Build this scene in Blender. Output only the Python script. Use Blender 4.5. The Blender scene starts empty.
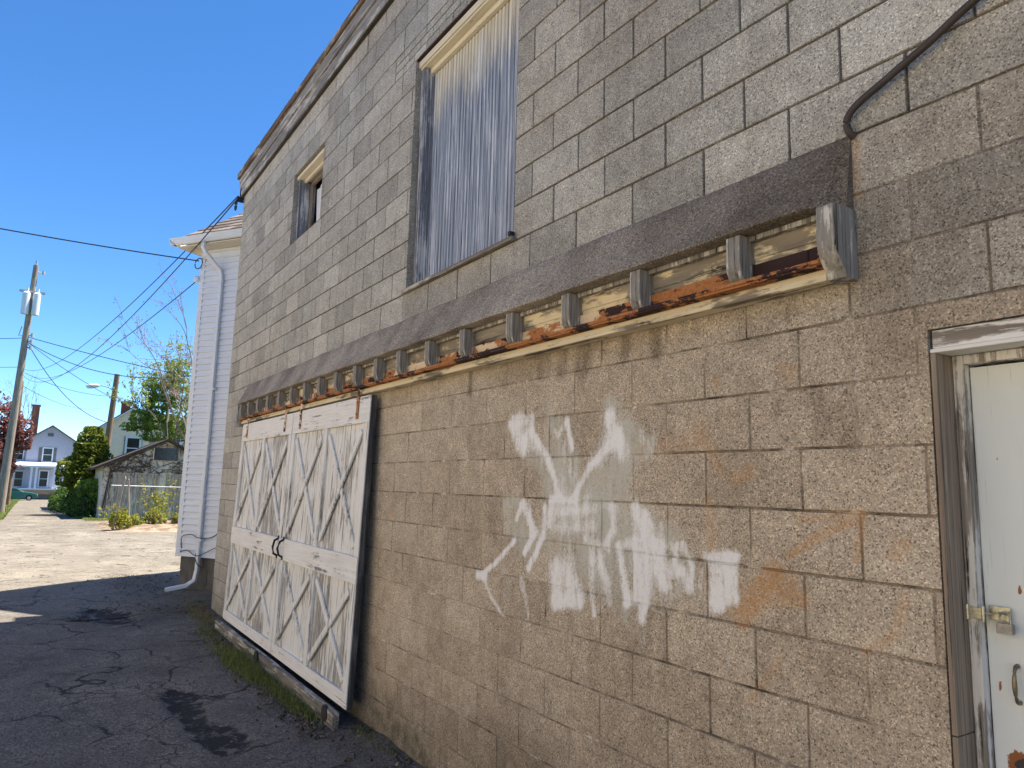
import bpy, bmesh, math, random
import numpy as np
from mathutils import Vector, Matrix

S = bpy.context.scene
COL = S.collection
PI = math.pi
R = math.radians

# ------------------------------------------------------------------ camera
cd = bpy.data.cameras.new("camera")
cam = bpy.data.objects.new("camera", cd)
COL.objects.link(cam)
cd.sensor_width = 36.0
cd.lens = 722.9 / 1024 * 36.0
cd.clip_end = 5000
cd.clip_start = 0.05
cR = Vector((0.5498, 0.8349, 0.0250)).normalized()
cF = Vector((-0.8288, 0.5417, 0.1414)).normalized()
cU = cR.cross(cF).normalized()
cR = cF.cross(cU).normalized()
cam.matrix_world = Matrix(((cR.x, cU.x, -cF.x, 1.4944),
                           (cR.y, cU.y, -cF.y, -2.1325),
                           (cR.z, cU.z, -cF.z, 1.692),
                           (0, 0, 0, 1)))
S.camera = cam

# ------------------------------------------------------------------ world + sun
SUN_EL = 65.5
W = bpy.data.worlds.new("World")
S.world = W
W.use_nodes = True
nt = W.node_tree
nt.nodes.clear()
sky = nt.nodes.new('ShaderNodeTexSky')
sky.sky_type = 'NISHITA'
sky.sun_disc = False
sky.sun_elevation = R(SUN_EL)
sky.sun_rotation = 0.0
sky.air_density = 0.75
sky.altitude = 2000
sky.dust_density = 0.0
sky.ozone_density = 2.8
hs = nt.nodes.new('ShaderNodeHueSaturation')
hs.inputs['Saturation'].default_value = 1.22
hs.inputs['Value'].default_value = 1.0
bg = nt.nodes.new('ShaderNodeBackground')
bg.inputs['Strength'].default_value = 0.063
wo = nt.nodes.new('ShaderNodeOutputWorld')
nt.links.new(sky.outputs[0], hs.inputs['Color'])
nt.links.new(hs.outputs[0], bg.inputs['Color'])
nt.links.new(bg.outputs[0], wo.inputs['Surface'])

ld = bpy.data.lights.new("sun", 'SUN')
ld.energy = 3.0
ld.angle = R(0.53)
ld.color = (1.0, 0.91, 0.78)
sun = bpy.data.objects.new("sun", ld)
COL.objects.link(sun)
sun.location = (0, 30, 60)
sun.rotation_euler = (-R(90 - SUN_EL), 0, 0)

S.view_settings.view_transform = 'Standard'
S.view_settings.look = 'None'
S.view_settings.gamma = 1.0
S.view_settings.use_curve_mapping = False
S.view_settings.exposure = 2.25
S.render.engine = 'CYCLES'

# ------------------------------------------------------------------ node helper
class NT:
    def __init__(s, name, rough=0.85, spec=0.3):
        s.m = bpy.data.materials.new(name)
        s.m.use_nodes = True
        s.t = s.m.node_tree
        s.t.nodes.clear()
        s.out = s.n('ShaderNodeOutputMaterial')
        s.b = s.n('ShaderNodeBsdfPrincipled')
        s.b.inputs['Roughness'].default_value = rough
        s.b.inputs['Specular IOR Level'].default_value = spec
        s.t.links.new(s.b.outputs[0], s.out.inputs[0])
        s._tc = None

    def n(s, k):
        return s.t.nodes.new(k)

    def put(s, sock, v):
        if isinstance(v, bpy.types.NodeSocket):
            s.t.links.new(v, sock)
        elif isinstance(v, (tuple, list)):
            if len(v) == 3 and sock.type == 'RGBA':
                v = (*v, 1)
            sock.default_value = v
        else:
            sock.default_value = v

    def co(s, scale=(1, 1, 1), off=(0, 0, 0)):
        if s._tc is None:
            s._tc = s.n('ShaderNodeTexCoord')
        m = s.n('ShaderNodeMapping')
        s.t.links.new(s._tc.outputs['Object'], m.inputs[0])
        m.inputs['Scale'].default_value = scale if isinstance(scale, tuple) else (scale,) * 3
        m.inputs['Location'].default_value = off
        return m.outputs[0]

    def noise(s, vec, scale=1, detail=4, rough=0.55, dist=0):
        x = s.n('ShaderNodeTexNoise')
        s.put(x.inputs['Vector'], vec)
        x.inputs['Scale'].default_value = scale
        x.inputs['Detail'].default_value = detail
        x.inputs['Roughness'].default_value = rough
        x.inputs['Distortion'].default_value = dist
        return x.outputs['Fac']

    def voro(s, vec, scale=1, feat='F1', out='Distance', rnd=1.0):
        x = s.n('ShaderNodeTexVoronoi')
        x.feature = feat
        s.put(x.inputs['Vector'], vec)
        x.inputs['Scale'].default_value = scale
        x.inputs['Randomness'].default_value = rnd
        return x.outputs[out]

    def ramp(s, f, *st):
        x = s.n('ShaderNodeValToRGB')
        s.put(x.inputs[0], f)
        e = x.color_ramp.elements
        while len(e) < len(st):
            e.new(0.5)
        for i, (p, c) in enumerate(st):
            e[i].position = p
            if not isinstance(c, (tuple, list)):
                c = (c, c, c)
            e[i].color = (*c, 1)
        return x.outputs[0]

    def mr(s, v, a, b, c=0.0, d=1.0):
        x = s.n('ShaderNodeMapRange')
        s.put(x.inputs[0], v)
        for i, q in enumerate((a, b, c, d)):
            s.put(x.inputs[i + 1], q)
        return x.outputs[0]

    def math(s, op, a, b=0.0, c=0.0):
        x = s.n('ShaderNodeMath')
        x.operation = op
        s.put(x.inputs[0], a)
        s.put(x.inputs[1], b)
        s.put(x.inputs[2], c)
        return x.outputs[0]

    def mix(s, f, a, b, mode='MIX'):
        x = s.n('ShaderNodeMix')
        x.data_type = 'RGBA'
        x.blend_type = mode
        s.put(x.inputs[0], f)
        s.put(x.inputs[6], a)
        s.put(x.inputs[7], b)
        return x.outputs[2]

    def attr(s, name):
        x = s.n('ShaderNodeAttribute')
        x.attribute_name = name
        y = s.n('ShaderNodeSeparateColor')
        s.t.links.new(x.outputs['Color'], y.inputs[0])
        return y.outputs

    def bump(s, h, strength=0.5, dist=0.01, prev=None):
        x = s.n('ShaderNodeBump')
        x.inputs['Strength'].default_value = strength
        x.inputs['Distance'].default_value = dist
        s.put(x.inputs['Height'], h)
        if prev:
            s.t.links.new(prev, x.inputs['Normal'])
        return x.outputs[0]

    def done(s, col, normal=None, rough=None, metal=None):
        s.put(s.b.inputs['Base Color'], col)
        if normal is not None:
            s.t.links.new(normal, s.b.inputs['Normal'])
        if rough is not None:
            s.put(s.b.inputs['Roughness'], rough)
        if metal is not None:
            s.b.inputs['Metallic'].default_value = metal
        return s.m


def m_block():
    s = NT("concrete_block", 0.95, 0.15)
    wa = s.attr('wa'); wb = s.attr('wb'); wc = s.attr('wc')
    P = s.co(1)
    up = s.mix(wa[1], (0.36, 0.352, 0.315), (0.57, 0.555, 0.49))
    lo = s.mix(wa[1], (0.45, 0.372, 0.275), (0.56, 0.47, 0.352))
    base = s.mix(wa[2], up, lo)
    # patches
    big = s.noise(P, 2.3, 5, 0.6)
    base = s.mix(s.mr(big, 0.35, 0.7, 0.0, 0.45), base, (0.62, 0.58, 0.55), 'MULTIPLY')
    vs = s.noise(s.co((7, 7, 0.9)), 1.6, 6, 0.65)
    base = s.mix(s.mr(vs, 0.52, 0.74, 0.0, 0.4), base, (0.58, 0.56, 0.54), 'MULTIPLY')
    base = s.mix(s.mr(s.noise(s.co(1, (7, 3, 1)), 11, 5, 0.7), 0.52, 0.72, 0, 0.5), base, (0.66, 0.63, 0.60), 'MULTIPLY')
    base = s.mix(0.35, base, s.ramp(s.noise(P, 9, 4, 0.6), (0.3, 0.35), (0.7, 0.75)), 'OVERLAY')
    # aggregate
    g1 = s.voro(P, 215, out='Color')
    sep = s.n('ShaderNodeSeparateColor'); s.t.links.new(g1, sep.inputs[0])
    agg = s.ramp(sep.outputs[0], (0.0, 0.07), (0.10, 0.3), (0.3, 0.47), (0.72, 0.53), (0.9, 0.72), (1.0, 0.95))
    base = s.mix(0.78, base, agg, 'OVERLAY')
    pit = s.mr(s.noise(P, 135, 2, 0.6), 0.60, 0.68)
    base = s.mix(s.math('MULTIPLY', pit, 0.65), base, (0.07, 0.06, 0.05))
    # mortar
    mn = s.noise(P, 7, 4, 0.65)
    mup = s.mix(s.mr(mn, 0.4, 0.75), (0.10, 0.085, 0.07), (0.24, 0.215, 0.18))
    mlo = s.ramp(mn, (0.36, (0.10, 0.08, 0.06)), (0.43, (0.28, 0.225, 0.16)), (0.58, (0.44, 0.36, 0.26)), (0.64, (0.78, 0.70, 0.57)))
    mort = s.mix(wa[2], mup, mlo)
    mort = s.mix(0.4, mort, agg, 'OVERLAY')
    base = s.mix(wa[0], base, mort)
    # stains
    n1 = s.noise(s.co((9, 9, 2.5)), 1.5, 6, 0.65)
    dk = s.math('MULTIPLY', wb[0], s.mr(n1, 0.25, 0.6, 0.45, 1.0))
    base = s.mix(dk, base, (0.40, 0.38, 0.36), 'MULTIPLY')
    ms = s.math('MULTIPLY', wb[1], s.mr(s.noise(P, 6, 6, 0.65), 0.3, 0.65))
    base = s.mix(ms, base, (0.052, 0.05, 0.028))
    orn = s.math('MULTIPLY', wb[2], s.mr(s.noise(P, 30, 5, 0.7), 0.3, 0.7, 0.15, 1.0))
    base = s.mix(s.math('MULTIPLY', orn, 0.95), base, (0.56, 0.27, 0.07))
    # spray paint
    f = s.math('ADD', s.mr(s.noise(P, 60, 6, 0.75), 0.28, 0.72, -0.25, 0.25), s.mr(s.noise(s.co((22, 22, 5)), 1.2, 5, 0.7), 0.3, 0.7, -0.45, 0.28))
    gh = s.math('MULTIPLY', s.mr(s.math('ADD', wc[1], f), 0.15, 0.8), 0.8)
    base = s.mix(gh, base, (0.58, 0.58, 0.50))
    wh = s.mr(s.math('ADD', wc[0], f), 0.16, 0.84)
    base = s.mix(s.math('MULTIPLY', wh, 0.93), base, (0.90, 0.89, 0.86))
    h = s.math('ADD', s.math('MULTIPLY', sep.outputs[1], 0.5), s.noise(P, 150, 3, 0.7))
    h = s.math('SUBTRACT', h, s.math('MULTIPLY', pit, 0.8))
    nb = s.bump(h, 0.6, 0.004)
    nb = s.bump(s.noise(P, 14, 4, 0.6), 0.35, 0.008, nb)
    return s.done(base, nb)


def m_hood():
    s = NT("weathered_cement", 0.95, 0.15)
    P = s.co(1)
    sx = s.n('ShaderNodeSeparateXYZ'); s.t.links.new(s._tc.outputs['Object'], sx.inputs[0])
    c = s.mix(s.mr(s.noise(s.co((2.2, 2, 2)), 1, 5, 0.6), 0.35, 0.65), (0.21, 0.178, 0.142), (0.42, 0.37, 0.30))
    c = s.mix(s.mr(sx.outputs[0], 7.2, 9.1, 0, 0.65), c, (0.09, 0.07, 0.052))
    g = s.voro(P, 185, out='Color')
    sep = s.n('ShaderNodeSeparateColor'); s.t.links.new(g, sep.inputs[0])
    c = s.mix(0.85, c, s.ramp(sep.outputs[0], (0, 0.15), (0.25, 0.42), (0.75, 0.55), (0.92, 0.8), (1, 1)), 'OVERLAY')
    h = s.math('ADD', sep.outputs[1], s.noise(P, 45, 5, 0.7))
    return s.done(c, s.bump(h, 0.8, 0.006))


def m_wood(name, paint, wood, amount, axis='z', rough=0.85, dark=(0.03, 0.028, 0.026), streak=40, blotch=6, seed=0.0):
    """weathered, partly painted wood; amount = share of paint left"""
    s = NT(name, rough, 0.2)
    k = {'x': (1.0, streak, streak), 'y': (streak, 1.0, streak), 'z': (streak, streak, 1.0)}[axis]
    kk = {'x': (0.35, 1, 1), 'y': (1, 0.35, 1), 'z': (1, 1, 0.35)}[axis]
    gr = s.noise(s.co(k, (seed, seed, seed)), 1.3, 6, 0.65, 0.4)
    gr2 = s.noise(s.co(tuple(q * 3 for q in k), (seed, 0, 0)), 1.0, 3, 0.6)
    bl = s.noise(s.co(kk, (seed, seed * 2, 0)), blotch, 7, 0.7)
    w = s.mix(s.mr(gr, 0.3, 0.7), tuple(q * 0.5 for q in wood), tuple(min(1, q * 1.25) for q in wood))
    w = s.mix(s.mr(gr2, 0.55, 0.7), w, dark)
    mask = s.math('ADD', s.math('MULTIPLY', bl, 0.55), s.math('MULTIPLY', gr, 0.45))
    t = 0.5 + (0.5 - amount) * 0.42
    mask = s.mr(mask, t - 0.022, t + 0.022)
    pt = s.mix(s.mr(gr2, 0.35, 0.75, 0.0, 0.4), paint, tuple(q * 0.55 for q in paint))
    pt = s.mix(0.3, pt, s.ramp(s.noise(s.co(1), 3, 4, 0.6), (0.3, 0.3), (0.7, 0.7)), 'OVERLAY')
    c = s.mix(mask, w, pt)
    h = s.math('ADD', s.math('MULTIPLY', gr, 0.6), s.math('MULTIPLY', mask, 0.35))
    h = s.math('ADD', h, s.math('MULTIPLY', gr2, 0.4))
    return s.done(c, s.bump(h, 0.7, 0.004))


def m_plain(name, col, rough=0.6, spec=0.4, var=0.25, sc=4.0, metal=None, bump=0.0, bsc=60):
    s = NT(name, rough, spec)
    c = s.mix(s.mr(s.noise(s.co(1), sc, 5, 0.6), 0.3, 0.7), tuple(q * (1 - var) for q in col), tuple(min(1, q * (1 + var)) for q in col))
    nb = s.bump(s.noise(s.co(1), bsc, 4, 0.6), bump, 0.004) if bump else None
    return s.done(c, nb, metal=metal)


def m_rust(name, dark=0.5, cream=False):
    s = NT(name, 0.85, 0.25)
    P = s.co(1)
    n = s.noise(s.co((0.8, 1, 1.6)), 7, 7, 0.7)
    n2 = s.noise(P, 40, 5, 0.7)
    c = s.mix(s.mr(n2, 0.35, 0.65), (0.34, 0.12, 0.04), (0.58, 0.27, 0.10))
    c = s.mix(s.mr(n2, 0.5, 0.62, 0, 0.7), c, (0.16, 0.06, 0.03))
    if cream:
        c = s.mix(s.mr(s.noise(s.co((0.7, 1, 1), (3, 5, 1)), 5, 6, 0.7), 0.49, 0.53), c, (0.74, 0.58, 0.38))
    c = s.mix(s.mr(n, 0.56 - dark * 0.14, 0.58 - dark * 0.14), c, (0.04, 0.022, 0.022))
    return s.done(c, s.bump(n2, 0.6, 0.003))


def m_asphalt():
    s = NT("asphalt", 0.92, 0.25)
    ra = s.attr('ra')
    P = s.co(1)
    c = s.mix(s.mr(s.noise(P, 0.9, 6, 0.65), 0.3, 0.7), (0.095, 0.084, 0.075), (0.25, 0.225, 0.195))
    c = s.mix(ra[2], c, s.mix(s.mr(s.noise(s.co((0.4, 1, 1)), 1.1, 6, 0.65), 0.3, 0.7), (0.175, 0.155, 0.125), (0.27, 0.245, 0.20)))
    g = s.voro(P, 110, out='Color')
    sep = s.n('ShaderNodeSeparateColor'); s.t.links.new(g, sep.inputs[0])
    c = s.mix(0.8, c, s.ramp(sep.outputs[0], (0, 0.12), (0.3, 0.42), (0.8, 0.58), (1, 0.97)), 'OVERLAY')
    c = s.mix(s.mr(s.noise(P, 4, 6, 0.7), 0.35, 0.7, 0.0, 0.45), c, (0.5, 0.48, 0.47), 'MULTIPLY')
    # cracks
    d = s.n('ShaderNodeVectorMath'); d.operation = 'ADD'
    nz = s.n('ShaderNodeTexNoise'); nz.inputs['Scale'].default_value = 3.0; nz.inputs['Detail'].default_value = 5
    s.t.links.new(P, nz.inputs['Vector'])
    sc = s.n('ShaderNodeVectorMath'); sc.operation = 'SCALE'; sc.inputs['Scale'].default_value = 0.35
    s.t.links.new(nz.outputs['Color'], sc.inputs[0])
    s.t.links.new(P, d.inputs[0]); s.t.links.new(sc.outputs[0], d.inputs[1])
    c1 = s.mr(s.voro(d.outputs[0], 1.3, 'DISTANCE_TO_EDGE'), 0.006, 0.024, 1, 0)
    c2 = s.mr(s.voro(d.outputs[0], 8.0, 'DISTANCE_TO_EDGE'), 0.0, s.mr(s.noise(P, 3, 3), 0.3, 0.7, 0.015, 0.09), 1, 0)
    c2 = s.math('MULTIPLY', c2, s.mr(s.noise(P, 0.9, 5, 0.6), 0.47, 0.60))
    cr = s.math('MAXIMUM', s.math('MULTIPLY', c1, s.mr(s.noise(P, 1.7, 3), 0.42, 0.55)), c2)
    c = s.mix(s.math('MULTIPLY', cr, 0.92), c, (0.018, 0.016, 0.015))
    # loose grit and dirt
    dn = s.noise(P, 9, 7, 0.75)
    dirt = s.math('MULTIPLY', ra[0], s.mr(dn, 0.35, 0.6))
    c = s.mix(dirt, c, s.mix(s.mr(s.noise(P, 45, 4), 0.35, 0.65), (0.05, 0.04, 0.028), (0.19, 0.155, 0.11)))
    dk = s.mr(s.math('MULTIPLY', ra[1], s.mr(s.noise(P, 8, 7, 0.75), 0.36, 0.56)), 0.25, 0.6)
    c = s.mix(dk, c, (0.028, 0.026, 0.027))
    h = s.math('SUBTRACT', s.math('ADD', s.math('MULTIPLY', sep.outputs[1], 0.5), s.noise(P, 70, 4, 0.7)), s.math('MULTIPLY', cr, 1.6))
    nb = s.bump(h, 0.7, 0.006)
    nb = s.bump(s.noise(P, 5, 5, 0.6), 0.5, 0.03, nb)
    return s.done(c, nb)


def m_leaf(name, a, b, c3=None, rough=0.6, fine=2.2):
    s = NT(name, rough, 0.3)
    n = s.noise(s.co(1), fine, 3, 0.6)
    n2 = s.noise(s.co(1), fine * 8, 2, 0.5)
    c = s.mix(s.mr(n, 0.38, 0.62), a, b)
    if c3:
        c = s.mix(s.mr(n2, 0.55, 0.68), c, c3)
    s.put(s.b.inputs['Base Color'], c)
    tr = s.n('ShaderNodeBsdfTranslucent')
    s.put(tr.inputs[0], c)
    mx = s.n('ShaderNodeMixShader'); mx.inputs[0].default_value = 0.35
    s.t.links.new(s.b.outputs[0], mx.inputs[1]); s.t.links.new(tr.outputs[0], mx.inputs[2])
    s.t.links.new(mx.outputs[0], s.out.inputs[0])
    return s.m


M = {}
M['block'] = m_block()
M['hood'] = m_hood()
M['white_door'] = m_wood('peeling_white_wood', (0.80, 0.79, 0.74), (0.42, 0.40, 0.36), 0.62, 'z', streak=30, blotch=4)
M['door_plank'] = m_wood('peeling_plank', (0.80, 0.79, 0.74), (0.46, 0.44, 0.405), 0.58, 'z', streak=34, blotch=3, seed=4)
M['white_rail'] = m_wood('peeling_white_rail', (0.82, 0.80, 0.75), (0.38, 0.355, 0.32), 0.7, 'x', streak=22, blotch=5, seed=2)
M['sill_wood'] = m_wood('grey_sill_wood', (0.55, 0.52, 0.45), (0.24, 0.215, 0.18), 0.42, 'x', streak=22, blotch=7, seed=9)
M['dark_edge'] = m_wood('dark_edge_wood', (0.12, 0.12, 0.12), (0.07, 0.068, 0.07), 0.5, 'z', streak=30)
M['cream'] = m_wood('peeling_cream_board', (0.78, 0.66, 0.43), (0.31, 0.27, 0.21), 0.42, 'x', streak=8, blotch=9, seed=3)
M['cream_ledge'] = m_wood('cream_ledge', (0.74, 0.64, 0.44), (0.30, 0.255, 0.19), 0.6, 'x', streak=16, blotch=8, seed=7)
M['bracket'] = m_wood('grey_bracket_wood', (0.62, 0.59, 0.52), (0.33, 0.31, 0.275), 0.42, 'z', streak=30, blotch=18, seed=1)
M['blue_board'] = m_wood('blue_grey_board', (0.42, 0.45, 0.50), (0.17, 0.20, 0.25), 0.5, 'z', streak=60, blotch=4, seed=5)
M['grey_jamb'] = m_wood('grey_jamb_wood', (0.55, 0.56, 0.58), (0.21, 0.225, 0.26), 0.42, 'z', streak=45, blotch=5, seed=6)
M['cream_mould'] = m_wood('cream_moulding', (0.78, 0.71, 0.55), (0.32, 0.28, 0.22), 0.8, 'x', streak=20, blotch=8, seed=8)
M['fascia'] = m_wood('grey_fascia_wood', (0.58, 0.55, 0.49), (0.32, 0.295, 0.26), 0.42, 'x', streak=16, blotch=4, seed=11)
M['fascia_edge'] = m_wood('brown_fascia_edge', (0.52, 0.43, 0.33), (0.20, 0.14, 0.095), 0.4, 'x', streak=16, blotch=6, seed=12)
M['brown_jamb'] = m_wood('brown_jamb_wood', (0.44, 0.38, 0.31), (0.32, 0.25, 0.185), 0.3, 'z', streak=44, blotch=3, seed=13)
M['white_jamb'] = m_wood('worn_white_jamb', (0.78, 0.76, 0.70), (0.38, 0.34, 0.29), 0.5, 'z', streak=34, blotch=8, seed=14)
M['white_head'] = m_wood('worn_white_head', (0.82, 0.79, 0.71), (0.34, 0.29, 0.23), 0.55, 'x', streak=16, blotch=8, seed=15)
M['rust'] = m_rust('rusty_steel', 0.45)
M['rust_dark'] = m_rust('dark_rusty_steel', 1.3)
M['rust_cream'] = m_rust('rusty_cream_steel', 0.2, True)
M['asphalt'] = m_asphalt()
M['black_iron'] = m_plain('black_iron', (0.02, 0.018, 0.018), 0.6)
M['conduit'] = m_plain('dark_conduit', (0.055, 0.042, 0.038), 0.55, 0.4, 0.2, 12, bump=0.2)
M['glass_dark'] = m_plain('dark_glass', (0.02, 0.024, 0.03), 0.15, 0.6, 0.1)
M['curtain'] = m_plain('white_curtain', (0.75, 0.77, 0.80), 0.8, 0.1, 0.06)
M['brass'] = m_plain('worn_brass', (0.56, 0.54, 0.40), 0.4, 0.5, 0.35, 90, metal=0.75)
M['steel'] = m_plain('dull_steel', (0.33, 0.32, 0.30), 0.42, 0.5, 0.25, 70, metal=0.8)
M['bronze'] = m_plain('aged_bronze', (0.23, 0.19, 0.12), 0.45, 0.5, 0.3, 60, metal=0.7)
M['wire'] = m_plain('black_wire', (0.03, 0.035, 0.045), 0.6, 0.3, 0.1)
M['roof_tar'] = m_plain('roof_felt', (0.06, 0.06, 0.062), 0.9, 0.2, 0.3, 2, bump=0.3)

def m_panel():
    s = NT('beadboard_panel', 0.85, 0.2)
    sx = s.n('ShaderNodeSeparateXYZ')
    gr = s.noise(s.co((60, 60, 1.0)), 1.3, 6, 0.65, 0.3)
    s.t.links.new(s._tc.outputs['Object'], sx.inputs[0])
    bl = s.noise(s.co((6, 6, 1.2)), 1.6, 6, 0.7)
    w = s.mix(s.mr(gr, 0.3, 0.7), (0.13, 0.155, 0.20), (0.48, 0.54, 0.64))
    w = s.mix(s.mr(s.noise(s.co((120, 120, 2))), 0.58, 0.7), w, (0.04, 0.045, 0.06))
    old = s.mix(s.mr(gr, 0.35, 0.7), (0.48, 0.43, 0.32), (0.82, 0.77, 0.62))
    k = s.math('ADD', s.mr(sx.outputs[2], 3.9, 4.9, -0.38, 0.36), s.math('ADD', s.math('MULTIPLY', bl, 0.7), s.math('MULTIPLY', gr, 0.3)))
    c = s.mix(s.mr(k, 0.42, 0.66), w, old)
    wh = s.mr(s.math('ADD', s.math('MULTIPLY', bl, 0.35), s.math('MULTIPLY', gr, 0.65)), 0.52, 0.57)
    c = s.mix(s.math('MULTIPLY', wh, 0.7), c, (0.66, 0.70, 0.76))
    return s.done(c, s.bump(gr, 0.7, 0.004))


def m_service():
    s = NT('service_door_paint', 0.55, 0.35)
    P = s.co(1)
    c = s.mix(s.mr(s.noise(s.co((2, 2, 0.7)), 1.5, 5, 0.6), 0.3, 0.7), (0.68, 0.73, 0.71), (0.78, 0.82, 0.81))
    st = s.noise(s.co((45, 45, 1.5)), 1.0, 5, 0.7, 1.2)
    c = s.mix(s.mr(st, 0.60, 0.63, 0, 0.35), c, (0.36, 0.35, 0.31))
    dots = s.voro(s.co((14, 14, 10)), 1.0, 'F1', 'Distance')
    c = s.mix(s.mr(dots, 0.03, 0.06, 0.8, 0.0), c, (0.05, 0.05, 0.04))
    rs = s.attr('rs')
    n = s.math('ADD', rs[0], s.mr(s.noise(P, 50, 5, 0.7), 0.3, 0.7, -0.2, 0.2))
    c = s.mix(s.mr(n, 0.35, 0.45), c, (0.30, 0.11, 0.035))
    c = s.mix(s.mr(n, 0.78, 0.84), c, (0.05, 0.045, 0.05))
    return s.done(c, s.bump(s.noise(P, 30, 3), 0.15, 0.002))


M['panel'] = m_panel()
M['service'] = m_service()

# ------------------------------------------------------------------ mesh helpers
class MB:
    def __init__(s):
        s.v = []
        s.f = []
        s.mi = []

    def add(s, vs, fs, mi=0):
        o = len(s.v)
        s.v += [tuple(v) for v in vs]
        s.f += [tuple(o + i for i in f) for f in fs]
        s.mi += [mi] * len(fs)
        return s

    def box(s, a, b, mi=0):
        x0, y0, z0 = [min(p, q) for p, q in zip(a, b)]
        x1, y1, z1 = [max(p, q) for p, q in zip(a, b)]
        vs = [(x0, y0, z0), (x1, y0, z0), (x1, y1, z0), (x0, y1, z0), (x0, y0, z1), (x1, y0, z1), (x1, y1, z1), (x0, y1, z1)]
        return s.add(vs, [(0, 3, 2, 1), (4, 5, 6, 7), (0, 1, 5, 4), (1, 2, 6, 5), (2, 3, 7, 6), (3, 0, 4, 7)], mi)

    def beam(s, p, q, w, d, up=(0, 1, 0), mi=0):
        """bar from p to q, width w across, depth d along up"""
        p = Vector(p); q = Vector(q); a = (q - p).normalized(); u = Vector(up)
        u = (u - a * u.dot(a)).normalized(); r = a.cross(u)
        vs = []
        for c in (p, q):
            for i, j in ((-1, -1), (1, -1), (1, 1), (-1, 1)):
                vs.append(c + r * (w / 2 * i) + u * (d / 2 * j))
        return s.add(vs, [(0, 3, 2, 1), (4, 5, 6, 7), (0, 1, 5, 4), (1, 2, 6, 5), (2, 3, 7, 6), (3, 0, 4, 7)], mi)

    def tube(s, pts, r, n=8, cap=True, mi=0):
        pts = [Vector(p) for p in pts]
        rs = r if isinstance(r, (list, tuple)) else [r] * len(pts)
        vs = []; fs = []
        up = Vector((0, 0, 1))
        for i, p in enumerate(pts):
            a = (pts[min(i + 1, len(pts) - 1)] - pts[max(i - 1, 0)]).normalized()
            ref = up if abs(a.z) < 0.95 else Vector((1, 0, 0))
            u = a.cross(ref).normalized(); w = a.cross(u)
            for k in range(n):
                t = 2 * PI * k / n
                vs.append(p + (u * math.cos(t) + w * math.sin(t)) * rs[i])
        for i in range(len(pts) - 1):
            for k in range(n):
                fs.append((i * n + k, i * n + (k + 1) % n, (i + 1) * n + (k + 1) % n, (i + 1) * n + k))
        if cap:
            fs.append(tuple(range(n)))
            fs.append(tuple((len(pts) - 1) * n + k for k in reversed(range(n))))
        return s.add(vs, fs, mi)

    def prism(s, poly, axis, a, b, mi=0):
        """poly: 2D points; extruded along axis ('x','y','z') from a to b"""
        def P(u, v, t):
            return {'x': (t, u, v), 'y': (u, t, v), 'z': (u, v, t)}[axis]
        n = len(poly)
        vs = [P(u, v, a) for u, v in poly] + [P(u, v, b) for u, v in poly]
        fs = [tuple(range(n)), tuple(reversed(range(n, 2 * n)))]
        fs += [(i, (i + 1) % n, n + (i + 1) % n, n + i) for i in range(n)]
        return s.add(vs, fs, mi)

    def build(s, name, mat, parent=None, base=None, smooth=False, bevel=0.0):
        """coordinates are world coordinates; they are shifted to the base of the thing"""
        me = bpy.data.meshes.new(name)
        o = bpy.data.objects.new(name, me)
        COL.objects.link(o)
        b = Vector((0, 0, 0))
        if parent is not None:
            root = parent
            while root.parent:
                root = root.parent
            b = root.location.copy()
            o.parent = parent
        elif base is not None:
            b = Vector(base)
            o.location = b
        me.from_pydata([(v[0] - b.x, v[1] - b.y, v[2] - b.z) for v in s.v], [], s.f)
        mats = mat if isinstance(mat, (list, tuple)) else [mat]
        for q in mats:
            me.materials.append(q)
        if len(mats) > 1:
            me.polygons.foreach_set('material_index', s.mi)
        bm = bmesh.new(); bm.from_mesh(me)
        bmesh.ops.recalc_face_normals(bm, faces=bm.faces)
        bm.to_mesh(me); bm.free()
        if smooth:
            me.polygons.foreach_set('use_smooth', [True] * len(me.polygons))
            me.set_sharp_from_angle(angle=R(40))
        if bevel:
            m = o.modifiers.new('bevel', 'BEVEL'); m.width = bevel; m.segments = 2; m.limit_method = 'ANGLE'
        return o


def tag(o, label=None, cat=None, group=None, kind=None):
    if label: o['label'] = label
    if cat: o['category'] = cat
    if group: o['group'] = group
    if kind: o['kind'] = kind
    return o


def thing(name, loc, label, cat, group=None):
    o = bpy.data.objects.new(name, None)
    COL.objects.link(o)
    o.location = loc
    o.empty_display_size = 0.2
    return tag(o, label, cat, group)


def gz(x):
    if x > -12: return 0.0
    return 0.0135 * (max(x, -140) + 12)


def vnoise(seed=0):
    r = np.random.RandomState(seed)
    T = r.rand(64, 64)
    def f(x, y, sc):
        x = np.asarray(x) * sc; y = np.asarray(y) * sc
        xi = np.floor(x).astype(int); yi = np.floor(y).astype(int)
        fx = x - xi; fy = y - yi
        fx = fx * fx * (3 - 2 * fx); fy = fy * fy * (3 - 2 * fy)
        g = lambda a, b: T[a % 64, b % 64]
        return (g(xi, yi) * (1 - fx) + g(xi + 1, yi) * fx) * (1 - fy) + (g(xi, yi + 1) * (1 - fx) + g(xi + 1, yi + 1) * fx) * fy
    return f


def set_attr(me, name, arr):
    a = me.attributes.new(name, 'FLOAT_COLOR', 'POINT')
    a.data.foreach_set('color', np.asarray(arr, dtype=np.float32).ravel())


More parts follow.
